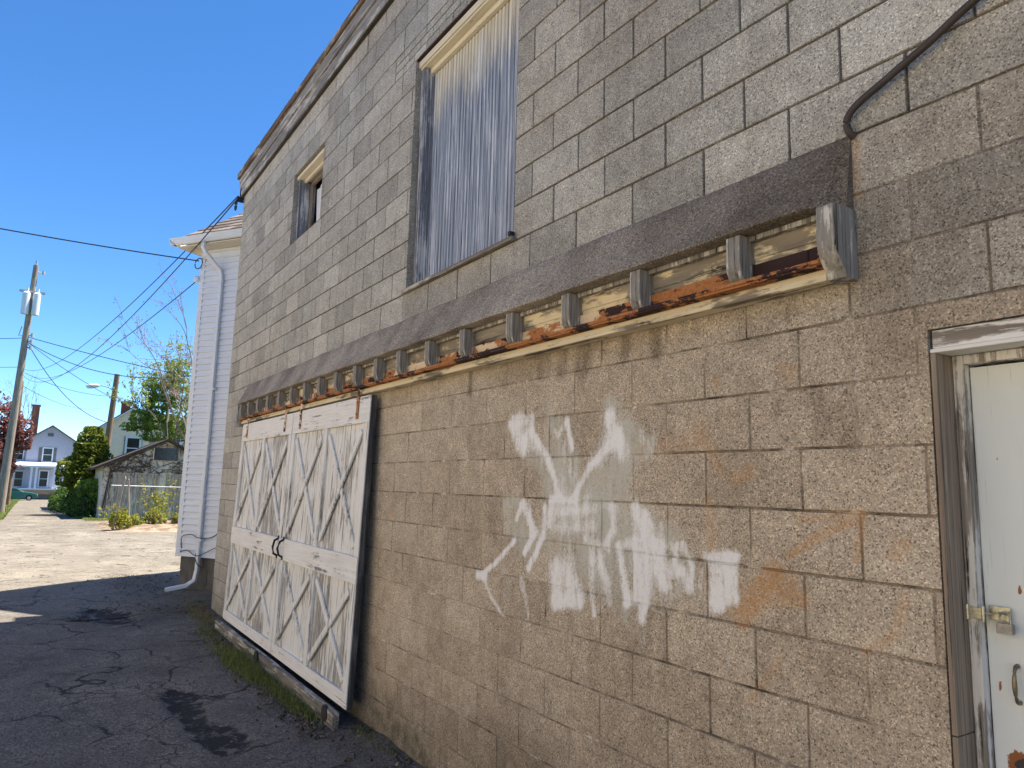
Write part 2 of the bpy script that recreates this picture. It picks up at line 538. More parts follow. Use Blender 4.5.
def seg_mask(X, Z, strokes, soft=1.0):
    """strength of a set of strokes (half width, strength, points) at the given wall points"""
    out = np.zeros_like(X)
    for w, st, pts in strokes:
        d = np.full_like(X, 9.0)
        if len(pts) == 1: pts = pts * 2
        for (x0, z0), (x1, z1) in zip(pts[:-1], pts[1:]):
            dx, dz = x1 - x0, z1 - z0
            L = dx * dx + dz * dz + 1e-9
            t = np.clip(((X - x0) * dx + (Z - z0) * dz) / L, 0, 1)
            d = np.minimum(d, np.hypot(X - x0 - t * dx, Z - z0 - t * dz))
        d = d / soft
        m = np.clip((1.3 - d / w * 0.9) if soft == 1.0 else (1.15 - d / w * 0.55), 0, 1)
        m = m * m * (3 - 2 * m) * st
        out = 1 - (1 - out) * (1 - m)
    return out

GRAFFITI=[
 ('w', 0.0247, 0.75, [(-1.751, 2.029), (-1.681, 1.918), (-1.648, 1.89)]),
 ('w', 0.02, 0.65, [(-1.751, 2.029), (-1.576, 2.045), (-1.574, 1.984), (-1.665, 1.917)]),
 ('w', 0.0126, 0.9, [(-1.574, 1.984), (-1.451, 1.867), (-1.377, 1.758), (-1.333, 1.66)]),
 ('g', 0.0149, 0.55, [(-1.435, 2.105), (-1.412, 2.009)]),
 ('w', 0.0103, 0.6, [(-1.275, 2.018), (-1.341, 1.947), (-1.369, 1.973)]),
 ('w', 0.0122, 0.85, [(-1.275, 2.018), (-1.232, 1.886)]),
 ('g', 0.0143, 0.5, [(-1.326, 1.888), (-1.337, 1.79), (-1.254, 1.678)]),
 ('g', 0.01, 0.5, [(-1.205, 1.837), (-1.215, 1.679)]),
 ('g', 0.0152, 0.65, [(-0.973, 2.083), (-0.965, 2.013)]),
 ('w', 0.0261, 0.65, [(-0.965, 2.013), (-0.919, 1.92), (-0.875, 1.852)]),
 ('w', 0.0116, 0.9, [(-0.919, 1.92), (-1.01, 1.856), (-1.104, 1.788), (-1.214, 1.655)]),
 ('g', 0.0107, 0.6, [(-0.854, 1.976), (-0.749, 1.913), (-0.698, 1.89), (-0.729, 1.842)]),
 ('g', 0.0147, 0.45, [(-0.875, 1.904), (-0.853, 1.786), (-0.907, 1.743)]),
 ('w', 0.0171, 0.5, [(-0.972, 2.014), (-0.987, 1.893)]),
 ('g', 0.0443, 0.6, [(-1.331, 1.588), (-1.042, 1.592)]),
 ('g', 0.0441, 0.5, [(-1.329, 1.5), (-1.041, 1.495)]),
 ('w', 0.0091, 0.9, [(-1.388, 1.642), (-1.201, 1.638)]),
 ('w', 0.0124, 0.85, [(-1.388, 1.642), (-1.398, 1.512)]),
 ('g', 0.0544, 0.4, [(-1.335, 1.725), (-1.043, 1.689)]),
 ('w', 0.0118, 0.5, [(-1.331, 1.58), (-1.054, 1.606)]),
 ('w', 0.0138, 0.45, [(-1.342, 1.499), (-1.076, 1.53)]),
 ('g', 0.0158, 0.55, [(-1.798, 1.605), (-1.791, 1.472)]),
 ('g', 0.0134, 0.4, [(-1.798, 1.605), (-1.637, 1.619)]),
 ('w', 0.011, 0.9, [(-1.637, 1.619), (-1.696, 1.529)]),
 ('w', 0.0129, 0.95, [(-1.637, 1.61), (-1.556, 1.503), (-1.525, 1.471), (-1.611, 1.364)]),
 ('w', 0.0126, 0.9, [(-1.443, 1.6), (-1.452, 1.459), (-1.507, 1.373), (-1.572, 1.292)]),
 ('g', 0.0371, 0.35, [(-1.664, 1.514), (-1.643, 1.378)]),
 ('w', 0.0102, 0.9, [(-1.707, 1.416), (-1.883, 1.287), (-2.02, 1.209)]),
 ('w', 0.0152, 0.85, [(-2.075, 1.203), (-1.984, 1.204)]),
 ('w', 0.0091, 0.7, [(-2.02, 1.209), (-1.925, 1.104), (-1.803, 1.029)]),
 ('g', 0.0101, 0.5, [(-1.884, 1.304), (-1.764, 1.246)]),
 ('g', 0.0177, 0.35, [(-1.745, 1.197), (-1.774, 1.124)]),
 ('w', 0.0117, 0.55, [(-1.636, 1.227), (-1.564, 1.071)]),
 ('w', 0.0301, 0.5, [(-1.378, 1.304), (-1.247, 1.38)]),
 ('w', 0.0261, 0.75, [(-1.324, 1.31), (-1.347, 1.167)]),
 ('w', 0.0274, 0.75, [(-1.246, 1.318), (-1.192, 1.203)]),
 ('w', 0.0216, 0.9, [(-1.347, 1.159), (-1.167, 1.184)]),
 ('w', 0.0132, 0.7, [(-1.075, 1.411), (-1.084, 1.276), (-1.059, 1.148)]),
 ('w', 0.0148, 0.7, [(-1.028, 1.4), (-0.981, 1.289), (-0.958, 1.213)]),
 ('g', 0.0115, 0.4, [(-1.178, 1.115), (-1.16, 1.066)]),
 ('w', 0.0129, 0.8, [(-0.939, 1.618), (-0.927, 1.524), (-0.983, 1.462)]),
 ('g', 0.0277, 0.5, [(-0.961, 1.58), (-0.938, 1.451)]),
 ('w', 0.0125, 0.9, [(-0.894, 1.455), (-0.862, 1.303), (-0.847, 1.222)]),
 ('g', 0.0177, 0.5, [(-0.851, 1.194), (-0.855, 1.166)]),
 ('w', 0.0157, 0.95, [(-0.8, 1.616), (-0.749, 1.494), (-0.729, 1.373), (-0.739, 1.264), (-0.759, 1.175)]),
 ('w', 0.0158, 0.9, [(-0.789, 1.477), (-0.779, 1.259)]),
 ('w', 0.0154, 0.9, [(-0.729, 1.591), (-0.671, 1.432), (-0.643, 1.329)]),
 ('w', 0.0118, 0.7, [(-0.652, 1.554), (-0.634, 1.383), (-0.616, 1.32)]),
 ('g', 0.0206, 0.35, [(-0.749, 1.604), (-0.577, 1.532)]),
 ('w', 0.0115, 0.7, [(-0.56, 1.481), (-0.579, 1.376), (-0.525, 1.394), (-0.5, 1.322)]),
 ('w', 0.0081, 0.7, [(-0.524, 1.497), (-0.482, 1.399), (-0.5, 1.322)]),
 ('w', 0.008, 0.5, [(-0.482, 1.412), (-0.432, 1.404), (-0.441, 1.341)]),
 ('w', 0.0093, 0.85, [(-0.406, 1.456), (-0.265, 1.469)]),
 ('w', 0.0202, 0.95, [(-0.358, 1.436), (-0.369, 1.29)]),
 ('w', 0.0168, 0.9, [(-0.296, 1.454), (-0.291, 1.325), (-0.346, 1.294)]),
 ('w', 0.023, 0.75, [(-0.328, 1.403), (-0.326, 1.344)]),
 ('g', 0.0225, 0.5, [(-0.789, 1.123), (-0.781, 1.113)]),
 ('g', 0.0574, 0.25, [(-1.246, 1.318), (-1.003, 1.229)]),
 ('g', 0.0618, 0.25, [(-0.873, 1.556), (-0.71, 1.375)]),
 ('w', 0.0446, 0.45, [(-1.685, 2.016), (-1.634, 1.925)]),
 ('g', 0.0437, 0.6, [(-1.669, 2.024), (-1.595, 1.897), (-1.479, 1.825)]),
 ('w', 0.0234, 0.5, [(-1.526, 1.912), (-1.421, 1.824)]),
 ('g', 0.051, 0.6, [(-1.341, 1.972), (-1.283, 1.79), (-1.254, 1.678)]),
 ('w', 0.0202, 0.45, [(-1.299, 1.904), (-1.216, 1.742)]),
 ('w', 0.0282, 0.4, [(-0.965, 2.013), (-0.93, 1.906)]),
 ('g', 0.0464, 0.65, [(-0.942, 2.012), (-0.875, 1.874), (-0.896, 1.772)]),
 ('g', 0.0324, 0.5, [(-0.832, 1.946), (-0.728, 1.87)]),
 ('w', 0.0323, 0.5, [(-0.93, 1.906), (-1.08, 1.811)]),
 ('w', 0.0231, 0.35, [(-0.769, 1.921), (-0.718, 1.862)]),
 ('w', 0.0305, 0.35, [(-1.334, 1.676), (-1.281, 1.725)]),
 ('g', 0.0594, 0.6, [(-1.361, 1.676), (-1.031, 1.682)]),
 ('w', 0.0397, 0.42, [(-1.332, 1.612), (-1.102, 1.627)]),
 ('w', 0.0394, 0.35, [(-1.33, 1.532), (-1.076, 1.53)]),
 ('g', 0.0541, 0.5, [(-1.715, 1.581), (-1.615, 1.448), (-1.494, 1.423)]),
 ('w', 0.028, 0.45, [(-1.62, 1.585), (-1.541, 1.487)]),
 ('g', 0.058, 0.45, [(-1.299, 1.375), (-1.004, 1.344)]),
 ('w', 0.0396, 0.4, [(-1.349, 1.245), (-1.193, 1.233)]),
 ('g', 0.0546, 0.5, [(-0.961, 1.551), (-0.831, 1.418)]),
 ('w', 0.0352, 0.4, [(-0.79, 1.588), (-0.749, 1.452)]),
 ('w', 0.0401, 0.4, [(-0.769, 1.451), (-0.749, 1.317)]),
 ('g', 0.0695, 0.5, [(-0.831, 1.558), (-0.634, 1.383)]),
 ('w', 0.0338, 0.4, [(-0.671, 1.406), (-0.625, 1.332)]),
 ('g', 0.041, 0.45, [(-0.578, 1.493), (-0.491, 1.36)]),
 ('w', 0.0245, 0.35, [(-0.561, 1.391), (-0.491, 1.36)]),
 ('w', 0.0339, 0.5, [(-0.343, 1.438), (-0.329, 1.343)]),
 ('w', 0.0186, 0.4, [(-1.062, 1.367), (-0.959, 1.292)]),
 ('g', 0.0372, 0.4, [(-1.098, 1.408), (-0.915, 1.241)]),
 ('w', 0.014, 0.5, [(-0.83, 1.252), (-0.749, 1.236)]),
 ('w', 0.013, 0.5, [(-1.007, 1.623), (-0.917, 1.611)]),
 ('g', 0.0279, 0.4, [(-1.009, 1.803), (-0.832, 1.829)]),
 ('w', 0.0111, 0.5, [(-1.123, 1.467), (-0.96, 1.435), (-0.831, 1.474)]),
 ('w', 0.0136, 0.5, [(-0.769, 1.369), (-0.561, 1.391)]),
 ('w', 0.0117, 0.45, [(-0.671, 1.486), (-0.525, 1.471)]),
 ('w', 0.0079, 0.5, [(-0.439, 1.466), (-0.391, 1.409)]),
]
ORANGE=[
 (0.0415, 0.9, [(-0.253, 1.257), (-0.196, 1.327), (-0.111, 1.43)]),
 (0.0302, 0.7, [(-0.174, 1.38), (-0.018, 1.351)]),
 (0.0552, 0.45, [(-0.305, 1.312), (-0.055, 1.378)]),
 (0.016, 0.75, [(-0.051, 1.492), (0.063, 1.565), (0.207, 1.629)]),
 (0.0153, 0.6, [(0.207, 1.629), (0.189, 1.499)]),
 (0.0191, 0.5, [(-0.009, 1.615), (0.208, 1.635)]),
 (0.0233, 0.6, [(0.31, 1.524), (0.335, 1.555)]),
 (0.0175, 0.5, [(0.327, 1.399), (0.293, 1.296), (0.199, 1.231)]),
 (0.0303, 0.35, [(-0.436, 1.929), (-0.341, 1.775)]),
 (0.0224, 0.45, [(-0.4, 1.663), (-0.384, 1.499)]),
 (0.0404, 0.3, [(-0.768, 1.861), (-0.436, 1.89)]),
 (0.0152, 0.7, [(-0.358, 2.115), (-0.344, 2.091)]),
 (0.0426, 0.3, [(-1.322, 1.685), (-1.167, 1.642)]),
 (0.0203, 0.4, [(-0.101, 1.147), (-0.226, 0.99)]),
 (0.0353, 0.4, [(-3.335, 1.497), (-3.263, 1.472)]),
 (0.0288, 0.5, [(-0.273, 1.738), (-0.205, 1.774)]),
 (0.0262, 0.5, [(-0.042, 1.412), (-0.011, 1.352)]),
 (0.0344, 0.4, [(-0.054, 2.117), (-0.03, 2.107)]),
]
DARK=[
 (0.0495, 0.8, [(-1.316, 2.422), (-1.321, 2.281)]),
 (0.0666, 0.8, [(-1.144, 2.419), (-1.157, 2.275)]),
 (0.042, 0.9, [(-0.677, 2.364), (-0.666, 2.268)]),
 (0.0354, 0.9, [(-0.857, 2.372), (-0.863, 2.283)]),
 (0.0413, 0.6, [(-1.502, 2.388), (-1.508, 2.284)]),
 (0.0242, 0.5, [(-0.513, 2.377), (-0.514, 2.315)]),
 (0.0197, 0.5, [(-0.444, 2.373), (-0.445, 2.312)]),
 (0.0444, 0.4, [(-1.846, 2.381), (-1.842, 2.301)]),
 (0.0299, 0.9, [(-2.222, 2.381), (-2.225, 2.249)]),
 (0.0501, 0.5, [(0.316, 2.709), (0.305, 2.483)]),
 (0.0625, 0.4, [(-1.033, 2.353), (-0.768, 2.313)]),
 (0.0394, 0.5, [(0.062, 2.019), (0.083, 1.902)]),
 (0.0443, 0.4, [(0.147, 1.93), (0.179, 1.865)]),
 (0.0388, 0.5, [(0.523, 1.976), (0.508, 1.935)]),
 (0.0709, 0.5, [(-0.214, 2.285), (0.018, 2.35)]),
 (0.0919, 0.35, [(0.382, 2.75), (0.369, 2.497)]),
]

# ================================================================== GROUND
def build_ground():
    xs = [-2500, -1200, -600, -300, -200, -140, -120, -100, -80, -60, -50, -40, -34, -28, -22, -16, -12, -6, 0, 6, 12, 30, 80, 300, 1500]
    ys = [-1500, -600, -200, -80, -40, -20, -10, -5, 0, 5, 10, 20, 40, 80, 200, 600, 1500]
    m = MB()
    m.v = [(x, y, gz(x) - 0.12) for x in xs for y in ys]
    n = len(ys)
    m.f = [(i * n + j, (i + 1) * n + j, (i + 1) * n + j + 1, i * n + j + 1) for i in range(len(xs) - 1) for j in range(n - 1)]
    m.mi = [0] * len(m.f)
    s = NT('grassy_earth', 0.95, 0.15)
    c = s.mix(s.mr(s.noise(s.co(1), 0.5, 7, 0.7), 0.35, 0.65), (0.045, 0.075, 0.02), (0.10, 0.12, 0.04))
    c = s.mix(s.mr(s.noise(s.co(1), 3, 6, 0.7), 0.55, 0.7), c, (0.14, 0.11, 0.07))
    mt = s.done(c, s.bump(s.noise(s.co(1), 12, 5, 0.7), 0.8, 0.05))
    tag(m.build('ground', mt), 'grassy ground spreading beside and beyond the alley', kind='structure')


build_ground()

# near asphalt: fine mesh; far asphalt: coarse mesh, one object
def alley_bounds(x):
    """(left y, right y) of the paved strip at x"""
    lo = np.interp(x, [-103, -60, -40, -30, -22, -10, 12], [-3.2, -3.25, -3.2, -3.6, -9.0, -14.0, -14.0])  # left side widened out of view so sunlit ground bounces warm light
    hi = np.interp(x, [-103, -60, -43, -40.2, -38, -35, -31, -30.5, -13.6, -13.3, -12.0, -11.4, -8.9, -8.8, 12], [-0.3, -0.3, -0.3, 0.4, 1.5, 1.5, 1.5, 9, 9, 3.6, 1.0, 0.2, 1.2, 0.02, 0.02])
    return lo, hi

def build_alley():
    xs = np.concatenate([np.arange(-103, -40, 1.5), np.arange(-40, -14, 0.35), np.arange(-14, -10, 0.08), np.arange(-10, -1.5, 0.04), np.arange(-1.5, 12.1, 0.3)])
    T = np.concatenate([np.linspace(0, 0.8, 22)[:-1], np.linspace(0.8, 1, 84)])
    f1 = vnoise(1); f2 = vnoise(2)
    X = np.repeat(xs[:, None], len(T), 1)
    lo, hi = alley_bounds(xs)
    lo = lo + (f1(xs, xs * 0, 0.9) - 0.5) * 0.25
    Y = lo[:, None] + (hi - lo)[:, None] * T[None]
    G = np.array([gz(x) for x in xs])[:, None] + 0 * Y
    near = np.clip((X + 30) / 15, 0, 1)
    h = (f1(X, Y, 0.7) - 0.5) * 0.03 + (f2(X, Y, 2.3) - 0.5) * 0.012 + (f1(X + 9, Y, 7) - 0.5) * 0.007 * near
    def blob(cx, cy, rx, ry, n=0.3):
        d = np.hypot((X - cx) / rx, (Y - cy) / ry) + (f2(X + 3, Y, 3.1) - 0.5) * n * 2
        return np.clip((1.15 - d) / 0.35, 0, 1)
    p1 = blob(-8.85, -1.22, 0.62, 0.30, .5)
    p2 = np.maximum(blob(-4.6, -1.0, 0.85, 0.13, .5), blob(-3.8, -0.92, 0.45, 0.16, 0.6))
    p3 = blob(-5.2, -1.75, 0.9, 0.2, .6) * 0.35
    h -= p1 * 0.035 + p2 * 0.02 + p3 * .006
    edge = np.where(X > -9.3, np.clip(1 - (-Y) / 0.42 + (f1(X, Y, 2.1) - .5) * .7, 0, 1), 0)
    ew = np.clip(1 - np.abs(Y - (-0.35)) / 0.7 + (f1(X, Y, 1.7) - .5), 0, 1) * ((X < -8.6) & (X > -13))
    edge = np.maximum(edge, ew * 0.9)
    edge = np.maximum(edge, np.clip((X < -30) * 0.4 + (f2(X, Y, .5) - .5), 0, 0.6) * (X < -24))
    ridge = np.exp(-((Y + 0.02) / 0.13) ** 2) * (X > -8.9) * (X < -1)
    h += ridge * 0.03 * f2(X + 5, Y, 5)
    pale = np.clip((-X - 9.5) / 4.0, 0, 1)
    pale = np.clip(np.maximum(pale, np.clip((-Y - 2.45) / .8, 0, .7)), 0, 1)  # unseen ground on the left made paler to bounce more light
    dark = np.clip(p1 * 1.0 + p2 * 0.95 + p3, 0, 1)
    m = MB()
    n = len(T)
    V = np.stack([X, Y, G + h + 0.004], -1).reshape(-1, 3)
    m.v = [tuple(v) for v in V]
    m.f = [(i * n + j, (i + 1) * n + j, (i + 1) * n + j + 1, i * n + j + 1) for i in range(len(xs) - 1) for j in range(n - 1)]
    m.mi = [0] * len(m.f)
    o = m.build('alley', M['asphalt'], smooth=True)
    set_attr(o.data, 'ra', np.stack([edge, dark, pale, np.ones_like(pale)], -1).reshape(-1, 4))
    tag(o, 'cracked asphalt alley running past the block garage', kind='structure')

build_alley()

# cross street at the far end
m = MB()
m.box((-103.2, -60, gz(-100) - 0.2), (-95.5, 60, gz(-99) - 0.008))
tag(m.build('street', M['asphalt']), 'cross street at the far end of the alley', kind='structure')
set_attr(bpy.data.objects['street'].data, 'ra', np.tile([0, 0, 0.5, 1], (8, 1)))

# loose pebbles and leaf litter along the wall
def build_litter():
    r = random.Random(3)
    m = MB()
    for i in range(6500):
        if r.random() < 0.8:
            x = r.uniform(-9.2, -1.5); y = -abs(r.gauss(0, 0.13)) - 0.01
        else:
            x = r.uniform(-13, -8.9); y = r.gauss(-0.45, 0.35)
        if -7.5 < x < -3.45: y -= 0.22
        a = r.uniform(0.004, 0.012) if r.random() < .93 else r.uniform(.012, .028); z = 0.006 + a * 0.3
        t = r.uniform(0, 6.28)
        u = Vector((math.cos(t), math.sin(t), r.uniform(-.4, .4))) * a
        v = Vector((-math.sin(t), math.cos(t), r.uniform(-.4, .4))) * a * r.uniform(.4, 1)
        w = Vector((0, 0, a * r.uniform(0.2, 0.9)))
        p = Vector((x, y, z))
        m.add([p + u, p + v, p - u, p - v, p + w, p - w], [(0, 1, 4), (1, 2, 4), (2, 3, 4), (3, 0, 4), (1, 0, 5), (2, 1, 5), (3, 2, 5), (0, 3, 5)])
    s = NT('litter', 0.95, 0.1)
    c = s.ramp(s.noise(s.co(1), 35, 3, 0.6), (0.35, (0.03, 0.022, 0.015)), (0.5, (0.13, 0.10, 0.07)), (0.7, (0.30, 0.27, 0.23)))
    tag(m.build('litter', s.done(c)), 'loose grit and leaf litter along the foot of the garage wall', 'debris', kind='stuff')

build_litter()

# ================================================================== BLOCK GARAGE
BW, BH, ZV = 0.4064, 0.2032, 2.86
X0, X1 = -8.86, 5.0
OPEN = [(-3.21, -1.79, 3.065, 4.892), (-6.34, -5.33, 4.285, 5.095), (0.432, 1.40, -0.1, 2.175)]
garage = thing('block_garage', (-8.86, 0, 0), 'two-storey concrete block garage with grey timber fascia filling the right of the photo', 'garage')

def build_front_wall():
    rng = random.Random(11)
    nf = vnoise(5); nf2 = vnoise(6)
    VV = []; FF = []; A = []; B = []; C = []
    off = 0
    strips = []
    for k in range(-15, 14):
        z0 = ZV + k * BH; z1 = z0 + BH
        o = 0.0 if k % 2 == 0 else 0.5
        if k == 10:
            strips.append((z0, z1, BW, o, X0, -3.6, k))
            for q in range(3):
                strips.append((z0 + q * BH / 3, z0 + (q + 1) * BH / 3, 0.203, 0.5 * (q % 2), -3.6, -0.83, k))
            strips.append((z0, z1, BW, o, -0.83, X1, k))
        else:
            strips.append((z0, z1, BW, o, X0, X1, k))
    for z0, z1, bw, o, xa, xb, k in strips:
        upper = k >= 0
        jw = 0.0065 if upper else 0.0055
        dep = 0.012 if upper else 0.0036
        zw = 0.004
        # joints
        js = [xa]
        j = math.ceil((xa / bw) - o)
        while (j + o) * bw < xb:
            x = (j + o) * bw + rng.uniform(-0.007, 0.007)
            if x > xa + 0.12 and x < xb - 0.08: js.append(x)
            j += 1
        js.append(xb)
        segs = []
        for a, b in zip(js[:-1], js[1:]):
            mx = 0.5 * (a + b)
            if mx > -2.5 and mx < 0.5 and -10 <= k <= -3: st = 0.0085
            elif mx > -3.8: st = 0.03
            else: st = 0.07
            segs.append((a, b, st))
        xl = []; xd = []; tone = []
        jt = rng.uniform(-.0015, .0015)
        for a, b, st in segs:
            t = min(1, max(0, rng.gauss(0.52, 0.17)))
            if rng.random() < 0.07: t = 0.05
            yj = rng.uniform(-0.0018, 0.0018)
            n = max(2, int((b - a) / st))
            ia, ib = a + jw, b - jw
            L = [(a, 1), (a + jw * 0.45, 1)] + [(ia + (ib - ia) * i / n, 0) for i in range(n + 1)] + [(b - jw * 0.45, 1)]
            for x, q in L:
                xl.append(x); xd.append((q, yj)); tone.append(t)
        xl.append(xb); xd.append((1, 0)); tone.append(0.5)
        st = 0.0085 if -10 <= k <= -3 else (0.03 if k < 0 else 0.05)
        za, zb = z0 + jw, z1 - jw
        n = max(2, int((zb - za) / st))
        zl = [(z0, 1), (z0 + jw * .45, 1)] + [(za + (zb - za) * i / n, 0) for i in range(n + 1)] + [(z1 - jw * .45, 1), (z1, 1)]
        for (a, b, c, d) in OPEN:
            for e in (a, b):
                if xa < e < xb and z1 > c and z0 < d:
                    i = int(np.argmin([abs(q - e) for q in xl])); xl[i] = e
                    # keep a clean edge
                    xd[i] = (0, xd[i][1])
            for e in (c, d):
                if z0 - 1e-6 < e < z1 + 1e-6:
                    i = int(np.argmin([abs(q[0] - e) for q in zl])); zl[i] = (e, zl[i][1])
        nx, nz = len(xl), len(zl)
        xa_ = np.array(xl); za_ = np.array([q[0] for q in zl])
        jx = np.array([q[0] for q in xd], float); yj = np.array([q[1] for q in xd]); jz = np.array([q[1] for q in zl], float)
        tn = np.array(tone)
        XX, ZZ = np.meshgrid(xa_, za_, indexing='ij')
        J = np.maximum(jx[:, None], jz[None, :])
        YY = np.where(J > 0, dep, yj[:, None])
        # joint lines wander slightly, except at the outer rim of a strip
        inner = np.ones_like(XX); inner[:, 0] = 0; inner[:, -1] = 0; inner[0] = 0; inner[-1] = 0
        edge = (nf(XX, ZZ, 6) - 0.5) * (0.004 if upper else 0.002) * inner
        for (a, b, c, d) in OPEN:
            edge *= ~((np.abs(XX - a) < .01) | (np.abs(XX - b) < .01) | (np.abs(ZZ - c) < .01) | (np.abs(ZZ - d) < .01))
        ZW = ZZ + edge
        if k < 0:   # smeared joints: mostly flush mortar
            YY = np.where(J > 0, dep * (1 + .6 * np.clip(XX + 1.6, 0, 1)) * np.clip(nf(XX, ZZ, 3.1) * 2.2 - 0.5 + np.clip((XX + 1.6), 0, 1) * .4, 0.2, 1.0), YY)
            rim = (inner == 0)
            YY = np.where(rim, dep * 0.5, YY)
        else:
            YY = np.where(J > 0, dep * 1.0, YY)
        if k in (12,):
            YY[:, -2:] = 0.03
        if k in (13,):
            YY[:, :2] = 0.03
        if k == 0: YY[:, 0] = dep
        if k == -1: YY[:, -1] = dep
        V = np.stack([XX, YY, ZW], -1).reshape(-1, 3)
        base = sum(len(v) for v in VV)
        fx = 0.5 * (xa_[:-1] + xa_[1:]); fz = 0.5 * (za_[:-1] + za_[1:])
        for i in range(nx - 1):
            for q in range(nz - 1):
                hole = False
                for (a, b, c, d) in OPEN:
                    if a < fx[i] < b and c < fz[q] < d: hole = True
                if hole: continue
                p = base + i * nz + q
                FF.append((p, p + nz, p + nz + 1, p + 1))
        VV.append(V)
        warm = np.clip((1.0 if k < -2 else (0.55 if k == -2 else (0.3 if k == -1 else 0.0))) + (nf2(XX, ZZ, 1.3) - .5) * .5, 0, 1)
        warm = warm * np.clip((XX + 8.0) / 0.5, 0.15, 1)
        tnn = np.clip(tn[:, None] + 0 * ZZ + (0.5 if k == 13 else 0), 0, 1)
        warm = np.maximum(warm, 0.35 * (k == 13))
        if k in (-3, -2): warm = warm * np.clip(1 - (XX - 0.1) * 1.5, 0.35, 1)
        mort = J * np.clip(0.75 + nf(XX, ZZ, 4) * 0.5, 0, 1)
        if k < 0: mort = J * np.clip(nf(XX + 4, ZZ, 2.3) * 2.4 - 0.1 + np.clip((XX + 1.6), 0, 1) * .3, 0.4, 1)
        A.append(np.stack([mort, tnn, warm, np.ones_like(mort)], -1).reshape(-1, 4))
        dk = seg_mask(XX, ZZ, DARK)
        dk = np.maximum(dk, 0.42 * np.clip(1 - (ZZ - 0.25) / 0.75 + (nf(XX, ZZ, 1.5) - .5) * 1.2, 0, 1) * (ZZ < 1.3))
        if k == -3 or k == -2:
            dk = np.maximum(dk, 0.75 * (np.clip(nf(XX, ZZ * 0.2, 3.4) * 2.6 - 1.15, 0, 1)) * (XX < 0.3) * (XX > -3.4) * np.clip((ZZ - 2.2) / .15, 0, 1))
        dk = np.maximum(dk, np.clip((XX + .1) / .4, 0, 1) * np.clip((ZZ - 1.9) / .5, 0, 1) * np.clip((3.05 - ZZ) / .25, 0, 1) * (0.45 + 0.5 * nf(XX, ZZ, 2.4)))
        if k >= 0:
            dk = np.maximum(dk, np.clip(nf2(XX + 2, ZZ, .9) * 1.4 - .75, 0, .4))
            dk = np.maximum(dk, 0.5 * np.clip(1 - (ZZ - ZV) / .12, 0, 1) * nf(XX, ZZ, 2))
        moss = np.clip(1.0 - ZZ / 0.42 + (nf2(XX, ZZ, 2.2) - .5) * 1.0, 0, 0.85) * (ZZ < .8)
        orn = seg_mask(XX, ZZ, ORANGE) * 0.85
        orn = np.maximum(orn, seg_mask(XX, ZZ, [(.016, .5, [(.235, 2.84), (.237, 2.64)])]))
        B.append(np.stack([np.clip(dk, 0, 1), moss, orn, np.ones_like(dk)], -1).reshape(-1, 4))
        if -10 <= k <= -3:
            wh = seg_mask(XX, ZZ, [(w, s_, p) for kk, w, s_, p in GRAFFITI if kk == 'w'], 1.42)
            gh = seg_mask(XX, ZZ, [(w, s_, p) for kk, w, s_, p in GRAFFITI if kk == 'g'], 1.6)
        else:
            wh = gh = np.zeros_like(XX)
        C.append(np.stack([wh, gh, wh * 0, np.ones_like(wh)], -1).reshape(-1, 4))
    VV = np.concatenate(VV); A = np.concatenate(A); B = np.concatenate(B); C = np.concatenate(C)
    b = garage.location
    me = bpy.data.meshes.new('front_wall')
    extra = MB()
    # returns of the openings and the wall's own edges
    for (a, bb, c, d) in OPEN:
        D = 0.24
        y0 = 0.0
        extra.add([(a, y0, c), (a, D, c), (a, D, d), (a, y0, d)], [(0, 1, 2, 3)])
        extra.add([(bb, y0, c), (bb, y0, d), (bb, D, d), (bb, D, c)], [(0, 1, 2, 3)])
        extra.add([(a, y0, d), (a, D, d), (bb, D, d), (bb, y0, d)], [(0, 1, 2, 3)])
        extra.add([(a, y0, c), (bb, y0, c), (bb, D, c), (a, D, c)], [(0, 1, 2, 3)])
    nb = len(VV)
    ev = np.array(extra.v)
    V2 = np.concatenate([VV, ev])
    V2 = V2 - np.array([b.x, b.y, b.z])
    faces = FF + [tuple(nb + i for i in f) for f in extra.f]
    me.from_pydata(V2.tolist(), [], faces)
    ne = len(ev)
    d0 = np.tile([0.0, .3, .3, 1], (ne, 1))
    set_attr(me, 'wa', np.concatenate([A, d0]))
    set_attr(me, 'wb', np.concatenate([B, np.tile([.35, 0, 0, 1], (ne, 1))]))
    set_attr(me, 'wc', np.concatenate([C, np.tile([0., 0, 0, 1], (ne, 1))]))
    me.materials.append(M['block'])
    o = bpy.data.objects.new('front_wall', me)
    COL.objects.link(o)
    o.parent = garage
    return o

fw = build_front_wall()

def plain_wall(name, m, mat=None):
    o = m.build(name, mat or M['block'], garage)
    n = len(o.data.vertices)
    set_attr(o.data, 'wa', np.tile([0., .4, .1, 1], (n, 1)))
    set_attr(o.data, 'wb', np.tile([0., 0, 0, 1], (n, 1)))
    set_attr(o.data, 'wc', np.tile([0., 0, 0, 1], (n, 1)))
    return o

# side wall: stacked block courses
m = MB()
for k in range(-15, 14):
    z0 = ZV + k * BH
    y = 0.0 if k % 2 else 0.0
    ys = [0.003] + [q * BW + (0.2 if k % 2 else 0.4) for q in range(20)] + [8.0]
    for a, c in zip(ys[:-1], ys[1:]):
        m.box((X0 - 0.004, a + 0.004, z0 + 0.005), (X0 + 0.15, c - 0.004, z0 + BH - 0.005))
m.box((X0 + 0.006, 0.015, -0.2), (X0 + 0.14, 7.99, 5.70))
plain_wall('side_wall', m)
m = MB(); m.box((X0 + .16, 7.8, -.2), (X1, 8.0, 5.7)); m.box((X1 - 0.2, 0.02, -.2), (X1, 7.79, 5.7))
plain_wall('rear_wall', m)
